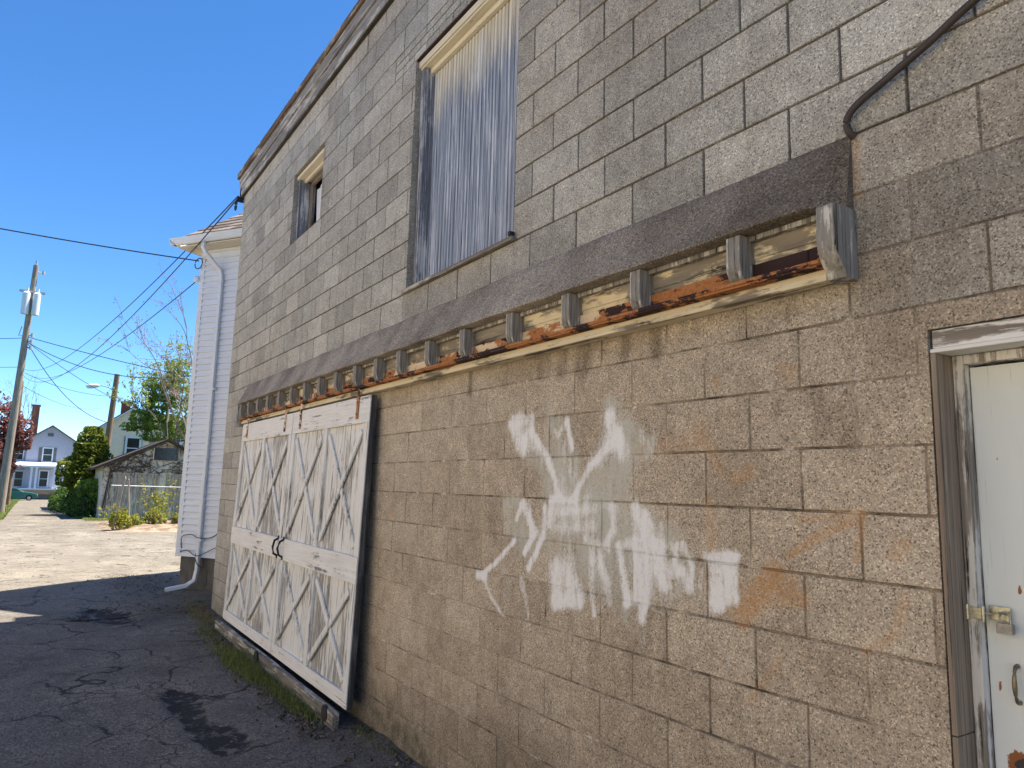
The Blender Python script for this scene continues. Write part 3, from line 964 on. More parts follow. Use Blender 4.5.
# dark inside: backing so openings show a closed room
m = MB(); m.box((X0 + 0.2, 0.26, 2.9), (X1 - .25, 7.7, 2.95))
m.build('upper_floor', M['roof_tar'], garage)
m = MB(); m.box((X0 - 0.1, -0.07, 5.985), (X1 + .1, 8.1, 6.02))
m.build('roof', M['roof_tar'], garage)

m = MB(); m.box((X0 - 0.36, 0.45, 5.62), (X0 - 0.012, 8.0, 5.70)); m.build('sun_blocker', M['roof_tar'], garage)  # hidden ledge added to block sun falling between the two buildings

# fascia: two weathered boards in lengths, thin strip coloured dark as the black gap below, ragged edging
rf = random.Random(8)
m = MB(); m2 = MB()
xs = [X0 - 0.09, -6.4, -3.9, -1.2, 1.6, X1 + .1]
for a, b in zip(xs[:-1], xs[1:]):
    dz = rf.uniform(-.004, .004)
    m.box((a + .002, -0.045, 5.70 + dz), (b - .002, 0.0, 5.835 + dz))
    m.box((a + .3, -0.062, 5.838 + dz), (b + .3 if b < X1 else b, -0.002, 5.965 + dz))
m.box((X0 - 0.09, -0.06, 5.84), (X0 + .21, -0.002, 5.965))
m.box((X0 - 0.09, -0.045, 5.70), (X0 - 0.007, 8.0, 5.96))
fa = m.build('fascia', M['fascia'], garage, bevel=0.003)
m = MB()
m.box((X0 - .08, -0.035, 5.686), (X1 + .1, -0.0, 5.697))  # dark colour stands in for the black gap under the boards
m.build('fascia_gap_strip', M['roof_tar'], fa, bevel=0.003)
m = MB()
x = X0 - 0.12
while x < X1 + .1:
    L = rf.uniform(0.5, 1.6)
    t = rf.uniform(0.0, 0.02)
    m.box((x, -0.085 - t * .3, 5.968), (min(x + L, X1 + .1), 0.05, 6.035 + t))
    x += L + 0.004
m.build('roof_edging', M['fascia_edge'], fa, bevel=0.004)

# cement hood above the door track
def build_hood():
    prof = [(0.008, 2.875), (-0.008, 2.862), (-0.03, 2.815), (-0.065, 2.735), (-0.10, 2.665), (-0.122, 2.632), (-0.125, 2.615), (-0.11, 2.608), (0.02, 2.608)]
    nf = vnoise(9)
    xs = np.arange(-7.72, 0.24, 0.035)
    m = MB()
    n = len(prof)
    for x in xs:
        for j, (y, z) in enumerate(prof):
            q = 1 if 0 < j < 7 else 0
            end = min(1, (0.235 - x) / 0.12 * .7 + .3) if x > 0.1 else 1.0
            yy = y * end if y < 0 else y
            m.v.append((x, yy + q * (nf(x, z, 6) - .5) * 0.012, z + (nf(x + 7, z, 2.5) - .5) * 0.014 * (1 if j < 3 else 0.25)))
    for i in range(len(xs) - 1):
        for j in range(n - 1):
            m.f.append((i * n + j, (i + 1) * n + j, (i + 1) * n + j + 1, i * n + j + 1)); m.mi.append(0)
    m.f.append(tuple(range(n))); m.mi.append(0)
    m.f.append(tuple((len(xs) - 1) * n + j for j in range(n))); m.mi.append(0)
    return m.build('cement_hood', M['hood'], garage, smooth=True)

build_hood()

# door track under the hood
TX0, TX1 = -7.66, 0.165
m = MB(); m.box((TX0, -0.028, 2.395), (TX1, -0.004, 2.606)); m.box((TX0, -0.034, 2.527), (TX1 - .003, -0.0275, 2.604))
track = m.build('track_backboard', M['cream'], garage, bevel=0.002)
m = MB(); m.box((TX0, -0.030, 2.588), (TX1 - .001, -0.060, 2.6065))
m.build('top_batten', M['bracket'], track, bevel=0.002)
m = MB(); m.box((TX0, -0.072, 2.372), (TX1, -0.002, 2.3945)); m.box((TX0, -0.060, 2.3947), (TX1 - .001, -0.029, 2.415))
m.build('ledge_board', M['cream_ledge'], track, bevel=0.003)
m = MB()
m.box((TX0, -0.102, 2.4155), (TX1 - .002, -0.0285, 2.4235))
m.box((TX0, -0.108, 2.4237), (TX1 - .002, -0.1005, 2.437))
rail = m.build('steel_rail', M['rust'], track, bevel=0.0015)
# upright flange of the rail between the brackets
bx = [0.170 + 0.0, -0.200, -0.713, -1.187, -1.690, -2.181, -2.641, -3.073, -3.48, -3.90, -4.33, -4.75, -5.16, -5.58, -6.00, -6.42, -6.84, -7.26, -7.62]
rr = random.Random(4)
mats = [M['rust_dark'], M['rust'], M['rust_cream']]
for i in range(len(bx) - 1):
    a = bx[i + 1] + 0.06; b = bx[i] - 0.0
    mm = MB(); mm.box((a, -0.044, 2.424), (b, -0.0345, 2.503))
    mt = mats[0] if i == 0 else (mats[1] if i == 1 else mats[2 if rr.random() < .65 else 1])
    mm.build('rail_flange', mt, rail, bevel=0.0015)
    if i == 0:
        mm = MB(); mm.box((a + 0.045, -0.0475, 2.432), (b - 0.085, -0.0442, 2.497)); mm.build('rail_flange', M['rust_dark'], rail)
        mm = MB(); mm.box((b - 0.05, -0.0475, 2.425), (b - .002, -0.0442, 2.506)); mm.build('rail_flange', M['rust'], rail)
prof = [(-0.0285, 2.5875), (-0.0605, 2.5875), (-0.0605, 2.6035), (-0.112, 2.6035), (-0.115, 2.50), (-0.111, 2.474), (-0.101, 2.451), (-0.086, 2.434), (-0.066, 2.4245), (-0.0455, 2.4245), (-0.0455, 2.508), (-0.0285, 2.508)]
big = [(-0.001, 2.6035), (-0.118, 2.6035), (-0.122, 2.495), (-0.118, 2.464), (-0.107, 2.435), (-0.09, 2.410), (-0.074, 2.392), (-0.068, 2.371), (-0.001, 2.368)]
mm = MB(); mm.prism(big, 'x', 0.166, 0.232)
mm.build('end_bracket', M['bracket'], track, bevel=0.003)
mm = MB()
bb = Vector(garage.location)
mm.prism(prof, 'x', -0.200, -0.138)
b0 = mm.build('bracket', M['bracket'], track, bevel=0.002)
for i, x in enumerate(bx[2:]):
    c = b0.copy(); COL.objects.link(c); c.parent = track
    c.location = (x + 0.200 + rr.uniform(0, .022) * (i > 1), rr.uniform(0, .004), rr.uniform(-.002, 0))
    c.rotation_euler = (0, 0, 0)
mm = MB(); mm.box((TX0 - 0.05, -0.125, 2.34), (TX0, -0.002, 2.60)); mm.build('end_bracket', M['bracket'], track, bevel=0.003)

# ------------------------------------------------------------------ sliding doors
DZ0, DZ1 = 0.13, 2.35
def ysh(z): return -0.052 - (DZ1 - z) * 0.03
def shear(m):
    m.v = [(x, y + ysh(z), z) for x, y, z in m.v]
    return m

def sliding_leaf(xa, xb, seed):
    r = random.Random(seed)
    m = MB()
    x = xa + 0.003
    while x < xb - 0.02:
        w = min(0.068, xb - 0.003 - x)
        t = r.uniform(-.002, .002)
        n = 5
        m.box((x + .0015, -0.012 + t, DZ0 + 0.012 + r.uniform(-.006, .006)), (x + w - .0015, 0.01, DZ1 - .01))
        x += w
    m.box((xa + .01, 0.0105, DZ0 + .03), (xb - .01, 0.02, DZ1 - .02))
    leaf = shear(m).build('sliding_door', M['door_plank'], garage)
    yb, yf = -0.0135, -0.036
    def b(name, mat, a, c):
        q = MB(); q.box(a, c); return shear(q).build(name, mat, leaf, bevel=0.003)
    sw = 0.095
    top = (DZ1 - 0.205, DZ1); mid = (0.975, 1.165); bot = (DZ0, DZ0 + 0.10)
    b('top_rail', M['white_rail'], (xa, yf, top[0]), (xb, yb, top[1]))
    b('middle_rail', M['white_rail'], (xa, yf - .004, mid[0]), (xb, yb, mid[1]))
    b('bottom_rail', M['white_rail'], (xa, yf, bot[0]), (xb, yb, bot[1]))
    xm = (xa + xb) / 2
    for (za, zb) in ((bot[1] + .001, mid[0] - .001), (mid[1] + .001, top[0] - .001)):
        b('stile', M['white_door'], (xa, yf, za), (xa + sw, yb, zb))
        b('stile', M['white_door'], (xb - sw, yf, za), (xb, yb, zb))
        b('stile', M['white_door'], (xm - sw / 2, yf, za), (xm + sw / 2, yb, zb))
        for (p, q) in ((xa + sw + .001, xm - sw / 2 - .001), (xm + sw / 2 + .001, xb - sw - .001)):
            w = 0.052
            ex = 0.03
            k = MB(); k.beam((p + ex, -0.022, zb - 0.06), (q - ex, -0.022, za + 0.06), w, 0.016)
            shear(k).build('brace', M['white_door'], leaf, bevel=0.002)
            k = MB(); k.beam((p + ex, -0.031, za + 0.06), (q - ex, -0.031, zb - 0.06), w, 0.016)
            shear(k).build('brace', M['white_door'], leaf, bevel=0.002)
    # dark weathered edges
    b('edge_board', M['dark_edge'], (xb + .001, -0.03, DZ0), (xb + 0.012, 0.012, DZ1 - .003))
    # hanger straps
    for hx in (xa + 0.22, xb - 0.26):
        k = MB(); k.box((hx, -0.044, DZ1 - 0.17), (hx + 0.045, -0.0405, DZ1 + 0.075)); k.box((hx + .012, -0.052, DZ1 - .14), (hx + .03, -0.0405, DZ1 - .122)); k.box((hx + .012, -0.052, DZ1 - .05), (hx + .03, -0.0405, DZ1 - .032))
        shear(k).build('hanger_strap', M['rust_cream'], leaf, bevel=0.001)
    return leaf

l1 = sliding_leaf(-7.47, -5.47, 1)
l2 = sliding_leaf(-5.455, -3.545, 2)
for leaf, hx in ((l1, -5.545), (l2, -5.37)):
    k = MB()
    pts = [(hx, -0.04, 1.00), (hx, -0.075, 1.02), (hx - .01 * (1 if leaf is l2 else -1), -0.09, 1.08), (hx, -0.075, 1.14), (hx, -0.04, 1.16)]
    k.tube(pts, 0.011, 6)
    k.box((hx - .018, -0.046, 0.975), (hx + .018, -0.0405, 1.01)); k.box((hx - .018, -0.046, 1.15), (hx + .018, -0.0405, 1.185))
    shear(k).build('handle', M['black_iron'], leaf)
# dark weathered jamb post at the right end of the doors and threshold beam
m = MB()
m.beam((-7.52, -0.195, 0.045), (-5.50, -0.20, 0.05), 0.125, 0.05, up=(0, 1, 0))
m.beam((-5.495, -0.20, 0.05), (-3.56, -0.215, 0.055), 0.125, 0.05, up=(0, 1, 0))
sill = m.build('threshold_beam', M['sill_wood'], garage, bevel=0.006)
for x in (-5.62, -3.72):
    m = MB(); m.tube([(x, -0.246, 0.078), (x, -0.228, 0.078)], 0.056, 24)
    m.build('guide_roller', M['black_iron'], garage)

# ------------------------------------------------------------------ boarded big window
a, b, c, d = OPEN[0]
m = MB()
x = a + 0.075
r = random.Random(5)
while x < b - 0.03:
    w = 0.043
    t = r.uniform(-.0015, .0015)
    x2 = min(x + w, b - .03)
    m.prism([(x + .002, 0.147), (x + .002, 0.134 + t), (x + .008, 0.122 + t), (x2 - .008, 0.1215 + t), (x2 - .002, 0.134 + t), (x2 - .002, 0.147)], 'z', c + 0.02, d - 0.10)
    x += w
m.box((a + .07, 0.1455, c), (b - .02, 0.165, d - .05))
win = m.build('boarded_window', M['panel'], garage)
m = MB()
m.box((a + 0.004, 0.045, c + .02), (a + 0.072, 0.165, d - .045)); m.box((a + .0725, 0.095, c + .02), (a + 0.088, 0.121, d - .11))
m.build('window_jamb', M['grey_jamb'], win, bevel=0.003)
m = MB(); m.box((b - .028, 0.045, c + .02), (b - 0.004, 0.165, d - .045))
m.build('window_jamb', M['grey_jamb'], win, bevel=0.003)
m = MB()
m.box((a + .004, 0.035, d - 0.075), (b - .004, 0.16, d - 0.045)); m.box((a + .004, 0.022, d - 0.062), (b - .004, 0.034, d - 0.012)); m.box((a + .0735, 0.088, d - 0.115), (b - .029, 0.121, d - 0.076))
m.build('window_head', M['cream_mould'], win, bevel=0.004)
m = MB(); m.box((a - .05, 0.003, d - 0.0095), (b + .05, 0.10, d - 0.0015)); m.build('steel_lintel', M['rust_dark'], win)
m = MB(); m.box((a - .035, -0.035, c - 0.006), (b + .03, 0.12, c + 0.019)); sl = m.build('window_sill', M['sill_wood'], win, bevel=0.004)
m = MB(); m.box((b - .0, -0.04, c + .02), (b + .022, -0.01, c + .045)); m.build('sill_hook', M['black_iron'], sl)

# ------------------------------------------------------------------ small open window
a, b, c, d = OPEN[1]
m = MB()
m.box((a + .004, 0.05, c + .004), (a + .05, 0.235, d - .05))
w2 = m.build('small_window', M['grey_jamb'], garage, bevel=0.003)
m = MB(); m.box((b - .05, 0.05, c + .004), (b - .004, 0.235, d - .05)); m.build('window_jamb', M['grey_jamb'], w2, bevel=0.003)
m = MB(); m.box((a + .004, 0.03, d - .048), (b - .004, 0.235, d - .012)); m.box((a + .05, 0.10, d - .075), (b - .05, 0.13, d - .0485))
m.build('window_head', M['cream_mould'], w2, bevel=0.003)
m = MB()
for p, q in (((a + .051, 0.17, c + .03), (a + .075, 0.20, d - .08)), ((b - .10, 0.17, c + .03), (b - .051, 0.205, d - .08)), ((a + .0755, 0.17, d - .10), (b - .1, 0.205, d - .08)), ((a + .0755, 0.17, c + .03), (b - .1, 0.205, c + .07))):
    m.box(p, q)
m.build('sash', M['brown_jamb'], w2, bevel=0.002)
m = MB()
n = 14
cp = []
for i in range(n + 1):
    t = i / n
    cp.append((a + 0.105 + 0.085 * (1 - t) ** 1.4, c + .05 + t * 0.62))
for i in range(n):
    (xa, za), (xb, zb) = cp[i], cp[i + 1]
    k = 10
    for j in range(k):
        u0, u1 = j / k, (j + 1) / k
        def P(x, u, z): return (x + (b - .1 - x) * u, 0.232 + 0.012 * math.sin(u * 22), z)
        m.add([P(xa, u0, za), P(xa, u1, za), P(xb, u1, zb), P(xb, u0, zb)], [(0, 1, 2, 3)])
m.build('curtain', M['curtain'], w2, smooth=True)
m = MB(); m.box((a - .1, 0.9, c - .2), (b + .2, 0.95, d + .2)); m.box((a - .1, 0.26, d + .05), (b + .2, 0.9, d + .1)); m.box((a - .12, 0.26, c - .2), (a - .08, 0.9, d + .2)); m.box((b + .2, 0.26, c - .2), (b + .24, 0.9, d + .2))
m.build('dark_room', M['roof_tar'], w2)

# ------------------------------------------------------------------ service door
a, b, c, d = OPEN[2]
m = MB()
m.box((a + 0.006, -0.004, 0.0), (a + 0.020, 0.108, 1.060))
m.box((a + 0.006, -0.004, 1.063), (a + 0.0205, 0.109, 2.104))
fr = m.build('door_frame', M['brown_jamb'], garage, bevel=0.002)
m = MB(); m.box((b - 0.034, 0.006, 0.0), (b - 0.012, 0.098, 2.104)); m.build('jamb', M['brown_jamb'], fr, bevel=0.002)
m = MB(); m.box((a + .010, 0.004, 2.118), (b - .012, 0.03, 2.171)); m.box((a + .006, -0.004, 2.105), (b - .012, 0.109, 2.1165))
m.build('head_casing', M['white_head'], fr, bevel=0.002)
m = MB(); m.box((a + 0.0215, 0.088, 0.0), (a + 0.050, 0.16, 2.104)); m.box((b - .056, 0.088, 0), (b - .0345, 0.16, 2.104))
m.box((a + .0505, 0.09, 2.078), (b - .0565, 0.16, 2.104))
m.build('inner_stop', M['white_jamb'], fr, bevel=0.002)
# door slab as a fine sheet in front of a box, for the rust marks
def build_service_door():
    xs = np.arange(a + 0.0535, b - 0.058, 0.008); zs = np.arange(0.03, 2.074, 0.008)
    XX, ZZ = np.meshgrid(xs, zs, indexing='ij')
    V = np.stack([XX, 0 * XX + 0.122, ZZ], -1).reshape(-1, 3)
    n = len(zs)
    m = MB(); m.v = [tuple(v) for v in V]
    m.f = [(i * n + j, (i + 1) * n + j, (i + 1) * n + j + 1, i * n + j + 1) for i in range(len(xs) - 1) for j in range(n - 1)]
    m.mi = [0] * len(m.f)
    nv = len(m.v)
    m.box((xs[0], 0.1225, 0.03), (xs[-1], 0.16, zs[-1]))
    o = m.build('service_door', M['service'], garage)
    def spot(x, z, rx, rz): return np.clip(1.5 - np.hypot((XX - x) / rx, (ZZ - z) / rz), 0, 1)
    rs = np.maximum(np.maximum(spot(.574, 1.452, .006, .012), spot(.508, 1.190, .005, .013) * .7), spot(.560, 1.000, .040, .032))
    rs = np.maximum(rs, spot(0.80, .5, .05, .03))
    rs[spot(.574, 1.452, .006, .012) > 0] *= .7
    full = np.concatenate([rs.reshape(-1), np.zeros(len(o.data.vertices) - nv)])
    set_attr(o.data, 'rs', np.stack([full, full * 0, full * 0, full * 0 + 1], -1))
    return o
sd = build_service_door()
# hasp
m = MB()
m.box((0.445, 0.0775, 1.362), (0.462, 0.0815, 1.398)); m.box((0.4575, 0.0775, 1.366), (0.497, 0.0805, 1.396))
m.box((0.499, 0.1085, 1.364), (0.553, 0.1125, 1.402)); m.box((0.510, 0.113, 1.37), (0.55, 0.1215, 1.396))
m.tube([(0.4975, 0.079, 1.360), (0.4975, 0.079, 1.402)], 0.005, 8)
m.tube([(0.4575, 0.079, 1.360), (0.4575, 0.079, 1.402)], 0.004, 8)
m.beam((0.4975, 0.081, 1.383), (0.502, 0.111, 1.383), 0.034, 0.003, up=(0, 0, 1))
hasp = m.build('hasp', M['brass'], sd, bevel=0.001)
m = MB(); m.tube([(0.530, 0.1084, 1.385), (0.530, 0.094, 1.388), (0.544, 0.092, 1.388), (0.546, 0.1084, 1.385)], 0.0028, 8)
m.build('staple', M['steel'], hasp)
m = MB()
hx, hz = 0.556, 1.205
m.tube([(hx, 0.1215 - 0.026 * math.sin(t) ** .6, hz + 0.047 * math.cos(t)) for t in np.linspace(0, PI, 17)], [.0062 - .0018 * math.sin(t * 2) ** 2 for t in np.linspace(0, PI, 17)], 10)
m.build('handle', M['bronze'], sd, smooth=True)

# padlock
pl = thing('padlock', (0.545, 0.092, 1.33), 'small laminated steel padlock hanging on the brass hasp of the right-hand door', 'padlock')
m = MB(); cx = 0.545
for i in range(6):
    m.box((cx - .0195, 0.084, 1.335 + i * .0046), (cx + .0195, 0.102, 1.335 + i * .0046 + .0042))
m.box((cx - .0185, 0.0845, 1.335), (cx + .0185, 0.1012, 1.362))
m.build('lock_body', M['steel'], pl, bevel=0.001)
m = MB()
m.tube([(cx - .0125, 0.093, 1.358)] + [(cx + .0125 * -math.cos(t), 0.093, 1.378 + .0125 * math.sin(t)) for t in np.linspace(0, PI, 9)] + [(cx + .0125, 0.093, 1.358)], 0.0032, 8)
m.build('shackle', M['steel'], pl, smooth=True)

# conduit at the top right
pts = [(0.238, -0.002, 2.852), (0.231, -0.018, 2.866), (0.229, -0.027, 2.898), (0.250, -0.03, 2.928), (0.290, -0.03, 2.951), (0.346, -0.03, 2.972), (0.411, -0.03, 2.999), (0.502, -0.03, 3.035), (0.63, -0.03, 3.095), (0.84, -0.03, 3.17), (1.4, -0.03, 3.33), (2.0, -.03, 3.5)]
def smooth_pts(pts, n=6):
    P = [Vector(p) for p in pts]; out = []
    for i in range(len(P) - 1):
        p0, p1, p2, p3 = P[max(i - 1, 0)], P[i], P[i + 1], P[min(i + 2, len(P) - 1)]
        for k in range(n):
            t = k / n
            out.append(0.5 * ((2 * p1) + (p2 - p0) * t + (2 * p0 - 5 * p1 + 4 * p2 - p3) * t * t + (3 * p1 - p0 - 3 * p2 + p3) * t ** 3))
    out.append(P[-1]); return out
m = MB(); m.tube(smooth_pts(pts), 0.012, 12)
tag(m.build('conduit', M['conduit'], base=(0.24, 0, 2.84), smooth=True), 'dark brown bent conduit rising across the upper blocks at top right', 'pipe')

# ================================================================== WHITE CLAPBOARD HOUSE
def m_siding():
    s = NT('white_siding', 0.5, 0.35)
    c = s.mix(s.mr(s.noise(s.co((1, 1, 4)), 2, 5, 0.6), 0.3, 0.7), (0.66, 0.71, 0.78), (0.73, 0.78, 0.84))
    return s.done(c, s.bump(s.noise(s.co((3, 3, 40)), 3, 3), 0.08, 0.002))
M['siding'] = m_siding()
M['white_trim'] = m_plain('white_trim', (0.68, 0.73, 0.78), 0.45, 0.4, 0.06)
M['soffit'] = m_plain('cream_soffit', (0.62, 0.58, 0.47), 0.7, 0.2, 0.15)

def m_shingle(name, a, b_, sc=1.0, ax=(1, 1)):
    s = NT(name, 0.95, 0.1)
    at = s.attr('sh')
    c = s.mix(at[0], a, b_)
    c = s.mix(0.5, c, s.ramp(s.noise(s.co(1), 60, 3, 0.6), (0.3, 0.3), (0.7, 0.7)), 'OVERLAY')
    return s.done(c, s.bump(s.noise(s.co(1), 90, 3), 0.5, 0.004))
M['shingle'] = m_shingle('brown_shingle', (0.13, 0.105, 0.09), (0.30, 0.26, 0.23))

A0 = Vector((-11.1, -0.1, 0))
HA = R(34)
e1 = Vector((math.cos(HA), math.sin(HA), 0)); e2 = Vector((-math.sin(HA), math.cos(HA), 0)); ez = Vector((0, 0, 1))
LW, LD, HT, FB = 2.45, 5.2, 5.46, 0.50
wh = thing('clapboard_house', A0, 'narrow white clapboard house with downspout, just past the block garage', 'house')
def H(u, v, z): return A0 + e1 * u + e2 * v + ez * z   # u along the face, v back into the house (negative = outwards)

def siding_wall(m, p, q, nrm, z0, z1, ex=0.098):
    z = z0; p = Vector(p); q = Vector(q); nrm = Vector(nrm)
    while z < z1 - 0.005:
        t = min(z + ex, z1)
        a0 = p + nrm * 0.034 + ez * z; b0 = q + nrm * 0.034 + ez * z
        a1 = p + nrm * 0.004 + ez * t; b1 = q + nrm * 0.004 + ez * t
        a2 = p + nrm * 0.002 + ez * z; b2 = q + nrm * 0.002 + ez * z
        m.add([a0, b0, b1, a1, a2, b2], [(0, 1, 2, 3), (4, 5, 1, 0)])
        z = t
m = MB()
Z = lambda u, v: (A0 + e1 * u + e2 * v)
siding_wall(m, Z(0, 0), Z(LW, 0), -e2, FB, HT)
siding_wall(m, Z(0, LD), Z(0, 0), -e1, FB, HT)
siding_wall(m, Z(LW, 0), Z(LW, LD), e1, FB, HT)
siding_wall(m, Z(LW, LD), Z(0, LD), e2, FB, HT)
wl = m.build('siding_wall', M['siding'], wh)
def hbox(m, u0, v0, z0, u1, v1, z1):
    vs = [H(u, v, z) for z in (z0, z1) for u, v in ((u0, v0), (u1, v0), (u1, v1), (u0, v1))]
    return m.add(vs, [(0, 3, 2, 1), (4, 5, 6, 7), (0, 1, 5, 4), (1, 2, 6, 5), (2, 3, 7, 6), (3, 0, 4, 7)])
m = MB()
hbox(m, -0.028, -0.028, FB - .01, 0.065, 0.001, HT); hbox(m, -0.028, 0.0012, FB - .01, 0.0, 0.065, HT)
hbox(m, LW - .065, -0.028, FB - .01, LW + .028, 0.001, HT)
hbox(m, 0.066, -.024, HT - .16, LW - .066, -.001, HT - .0)
m.build('corner_trim', M['white_trim'], wl, bevel=0.004)
# foundation of blocks
m = MB()
for k in range(3):
    z0 = -0.14 + k * 0.213
    us = [0.03] + [0.40 * i + (0.2 if k % 2 else 0.42) for i in range(6)]
    us = [u for u in us if u < LW - 0.1] + [LW - .03]
    for p, q in zip(us[:-1], us[1:]):
        hbox(m, p + .004, 0.035, z0 + .004, q - .004, 0.15, min(z0 + 0.209, FB - .012))
hbox(m, 0.045, 0.045, -0.1, LW - .045, LD - .05, FB - .016)
M['foundation'] = m_plain('dark_foundation', (0.13, 0.125, 0.115), .95, .1, .3, 6, bump=.5)
m.build('foundation', M['foundation'], wh)
# soffit, gutter
OV = 0.29
m = MB(); hbox(m, -OV, -OV, HT + .002, LW + OV, LD + OV, HT + .022)
m.build('soffit', M['soffit'], wh)
m = MB()
def gutter(m, pa, pb, out):
    prof = [(0, 0.0), (0.05, 0.0), (0.075, 0.03), (0.085, 0.07), (0.10, 0.105), (0.092, 0.105), (0.07, 0.06), (0.04, 0.02), (0, 0.02)]
    vs = []
    for e in (pa, pb):
        for d, z in prof: vs.append(e + out * d + ez * z)
    n = len(prof)
    m.add(vs, [(i, (i + 1) % n, n + (i + 1) % n, n + i) for i in range(n)] + [tuple(range(n)), tuple(range(n, 2 * n))])
gutter(m, H(-OV - .1, -OV, HT + .03), H(LW + OV, -OV, HT + .03), -e2)
gutter(m, H(-OV, LD + OV, HT + .03), H(-OV, -OV - .1, HT + .03), -e1)
g = m.build('gutter', M['white_trim'], wh)
# hip roof with shingle courses
def hip_roof(name, parent, corners, rise, apex_inset, ex, mat, seed=1, z=0.0):
    """corners: four 2D-ish vectors (ccw); courses of shingles as stepped strips"""
    r = random.Random(seed)
    m = MB(); tone = []
    c = corners
    w = (c[1] - c[0]).length
    ra = (c[0] + c[1]) / 2 + (c[3] - c[0]).normalized() * w / 2 + ez * rise
    rb = (c[2] + c[3]) / 2 - (c[3] - c[0]).normalized() * w / 2 + ez * rise
    faces = [(c[0], c[1], ra, ra), (c[1], c[2], rb, ra), (c[2], c[3], rb, rb), (c[3], c[0], ra, rb)]
    for p0, p1, q1, q0 in faces:
        L = max((q0 - p0).length * 0.7, 0.1)
        n = int(L / ex)
        nrm = (p1 - p0).cross(q0 - p0).normalized()
        if nrm.z < 0: nrm = -nrm
        for i in range(n):
            t0, t1 = i / n, (i + 1.0) / n
            a, b2 = p0.lerp(q0, t0), p1.lerp(q1, t0)
            d, c2 = p0.lerp(q0, t1), p1.lerp(q1, t1)
            k = max(1, int((b2 - a).length / 0.30))
            for j in range(k):
                s0, s1 = j / k, (j + 1) / k
                vs = [a.lerp(b2, s0) + nrm * .014, a.lerp(b2, s1) + nrm * .014, d.lerp(c2, s1) + nrm * .003, d.lerp(c2, s0) + nrm * .003, a.lerp(b2, s0), a.lerp(b2, s1)]
                m.add(vs, [(0, 1, 2, 3), (4, 5, 1, 0)])
                tone += [r.random()] * 6
    m.add([c[0] - ez * .01, c[1] - ez * .01, c[2] - ez * .01, c[3] - ez * .01], [(0, 1, 2, 3)]); tone += [0] * 4
    o = m.build(name, mat, parent)
    t = np.array(tone)
    set_attr(o.data, 'sh', np.stack([t, t, t, t * 0 + 1], -1))
    return o
rz = HT + 0.13
hip_roof('roof', wh, [H(-OV - .02, -OV - .02, rz), H(LW + OV, -OV - .02, rz), H(LW + OV, LD + OV, rz), H(-OV - .02, LD + OV, rz)], 1.38, 0, 0.12, M['shingle'])
# downspout
def dspt(u, z, v=-0.06): return H(u, v, z)
m = MB()
P = [dspt(0.31, HT + .05, -OV - .03), dspt(0.31, HT - .06, -OV - .03), dspt(0.33, HT - .15, -OV + .02), dspt(0.46, HT - .40, -.065), dspt(0.485, HT - .52), dspt(0.485, 0.32), dspt(0.47, 0.16, -.08), dspt(0.40, 0.085, -.16), dspt(0.22, 0.035, -.36)]
for p, q in zip(P[:-1], P[1:]):
    d = (q - p).normalized()
    m.beam(p - d * .022, q + d * .022, 0.062, 0.05, up=tuple(e1 if abs(d.z) < 0.5 else -e2))
ds = m.build('downspout', M['white_trim'], wh, bevel=0.01)
for z in (3.1, 0.75):
    m = MB(); hbox(m, 0.42, -0.096, z, 0.55, -0.093, z + .035); hbox(m, 0.545, -.093, z, 0.552, -.02, z + .035)
    m.build('strap', M['white_trim'], ds)
m = MB()
for t in ([(0.10, -.03, .62), (0.12, -.06, .80), (0.30, -.05, .84), (0.50, -.10, .80), (0.72, -.04, .82), (0.95, -.04, 1.0), (1.05, -.03, 1.25)],
          [(0.08, -.03, .56), (0.25, -.06, .60), (0.52, -.11, .53), (0.80, -.05, .66), (1.05, -.03, .72)],
          [(0.55, -.03, .50), (0.62, -.07, .36), (0.50, -.1, .42), (0.42, -.05, .56)]):
    m.tube(smooth_pts([H(u, v, z) for u, v, z in t], 4), 0.006, 6)
tag(m.build('cable', M['wire'], base=H(0.5, -.05, 0.5)), 'loose black cable looping behind the downspout of the white house', 'cable')

# ================================================================== WIRES
def wire(name, p, q, sag, r, label, group=None, cat='power line'):
    p = Vector(p); q = Vector(q)
    pts = []
    for i in range(41):
        t = i / 40
        v = p.lerp(q, t); v.z -= 4 * sag * t * (1 - t); pts.append(v)
    m = MB(); m.tube(pts, r, 5)
    return tag(m.build(name, M['wire'], base=p), label, cat, group)

G1 = (-8.83, -0.09, 5.67)
wire('power_line', G1, (-50.0, -3.17, 7.93), 0.90, 0.0095, 'upper of the two black wires running from the garage roof corner to the far pole')
wire('power_line', (-8.83, -0.10, 5.62), (-50.1, -3.3, 7.7), 1.40, 0.0095, 'lower of the two black wires running from the garage roof corner to the far pole')
wire('power_line', (-11.14, -0.17, 4.95), (-49.9, -2.85, 7.59), 0.75, 0.009, 'black wire rising from the white knob on the clapboard house to the far pole')
wire('service_cable', (-11.16, -0.16, 5.30), (-14.6, -9.0, 6.56), 0.16, 0.011, 'black cable crossing the sky leftwards from the corner of the white house', cat='cable')
wire('power_line', (-49.68, -3.16, 9.82), (-40.68, 5.80, 7.05), 0.12, 0.022, 'topmost wire slanting down to the right from the transformer pole')
wire('power_line', (-49.7, -3.13, 9.5), (-40.3, 6.18, 7.8), 1.20, 0.022, 'sagging wire from the transformer pole into the budding tree')
wire('power_line', (-49.7, -3.13, 9.5), (-53.0, 1.80, 6.9), 0.15, 0.018, 'thin straight wire joining the transformer pole to the street light pole')
wire('power_line', (-49.7, -3.13, 9.45), (-53.3, 1.62, 5.3), 0.85, 0.022, 'deeply sagging wire hanging between the transformer pole and the street light pole')
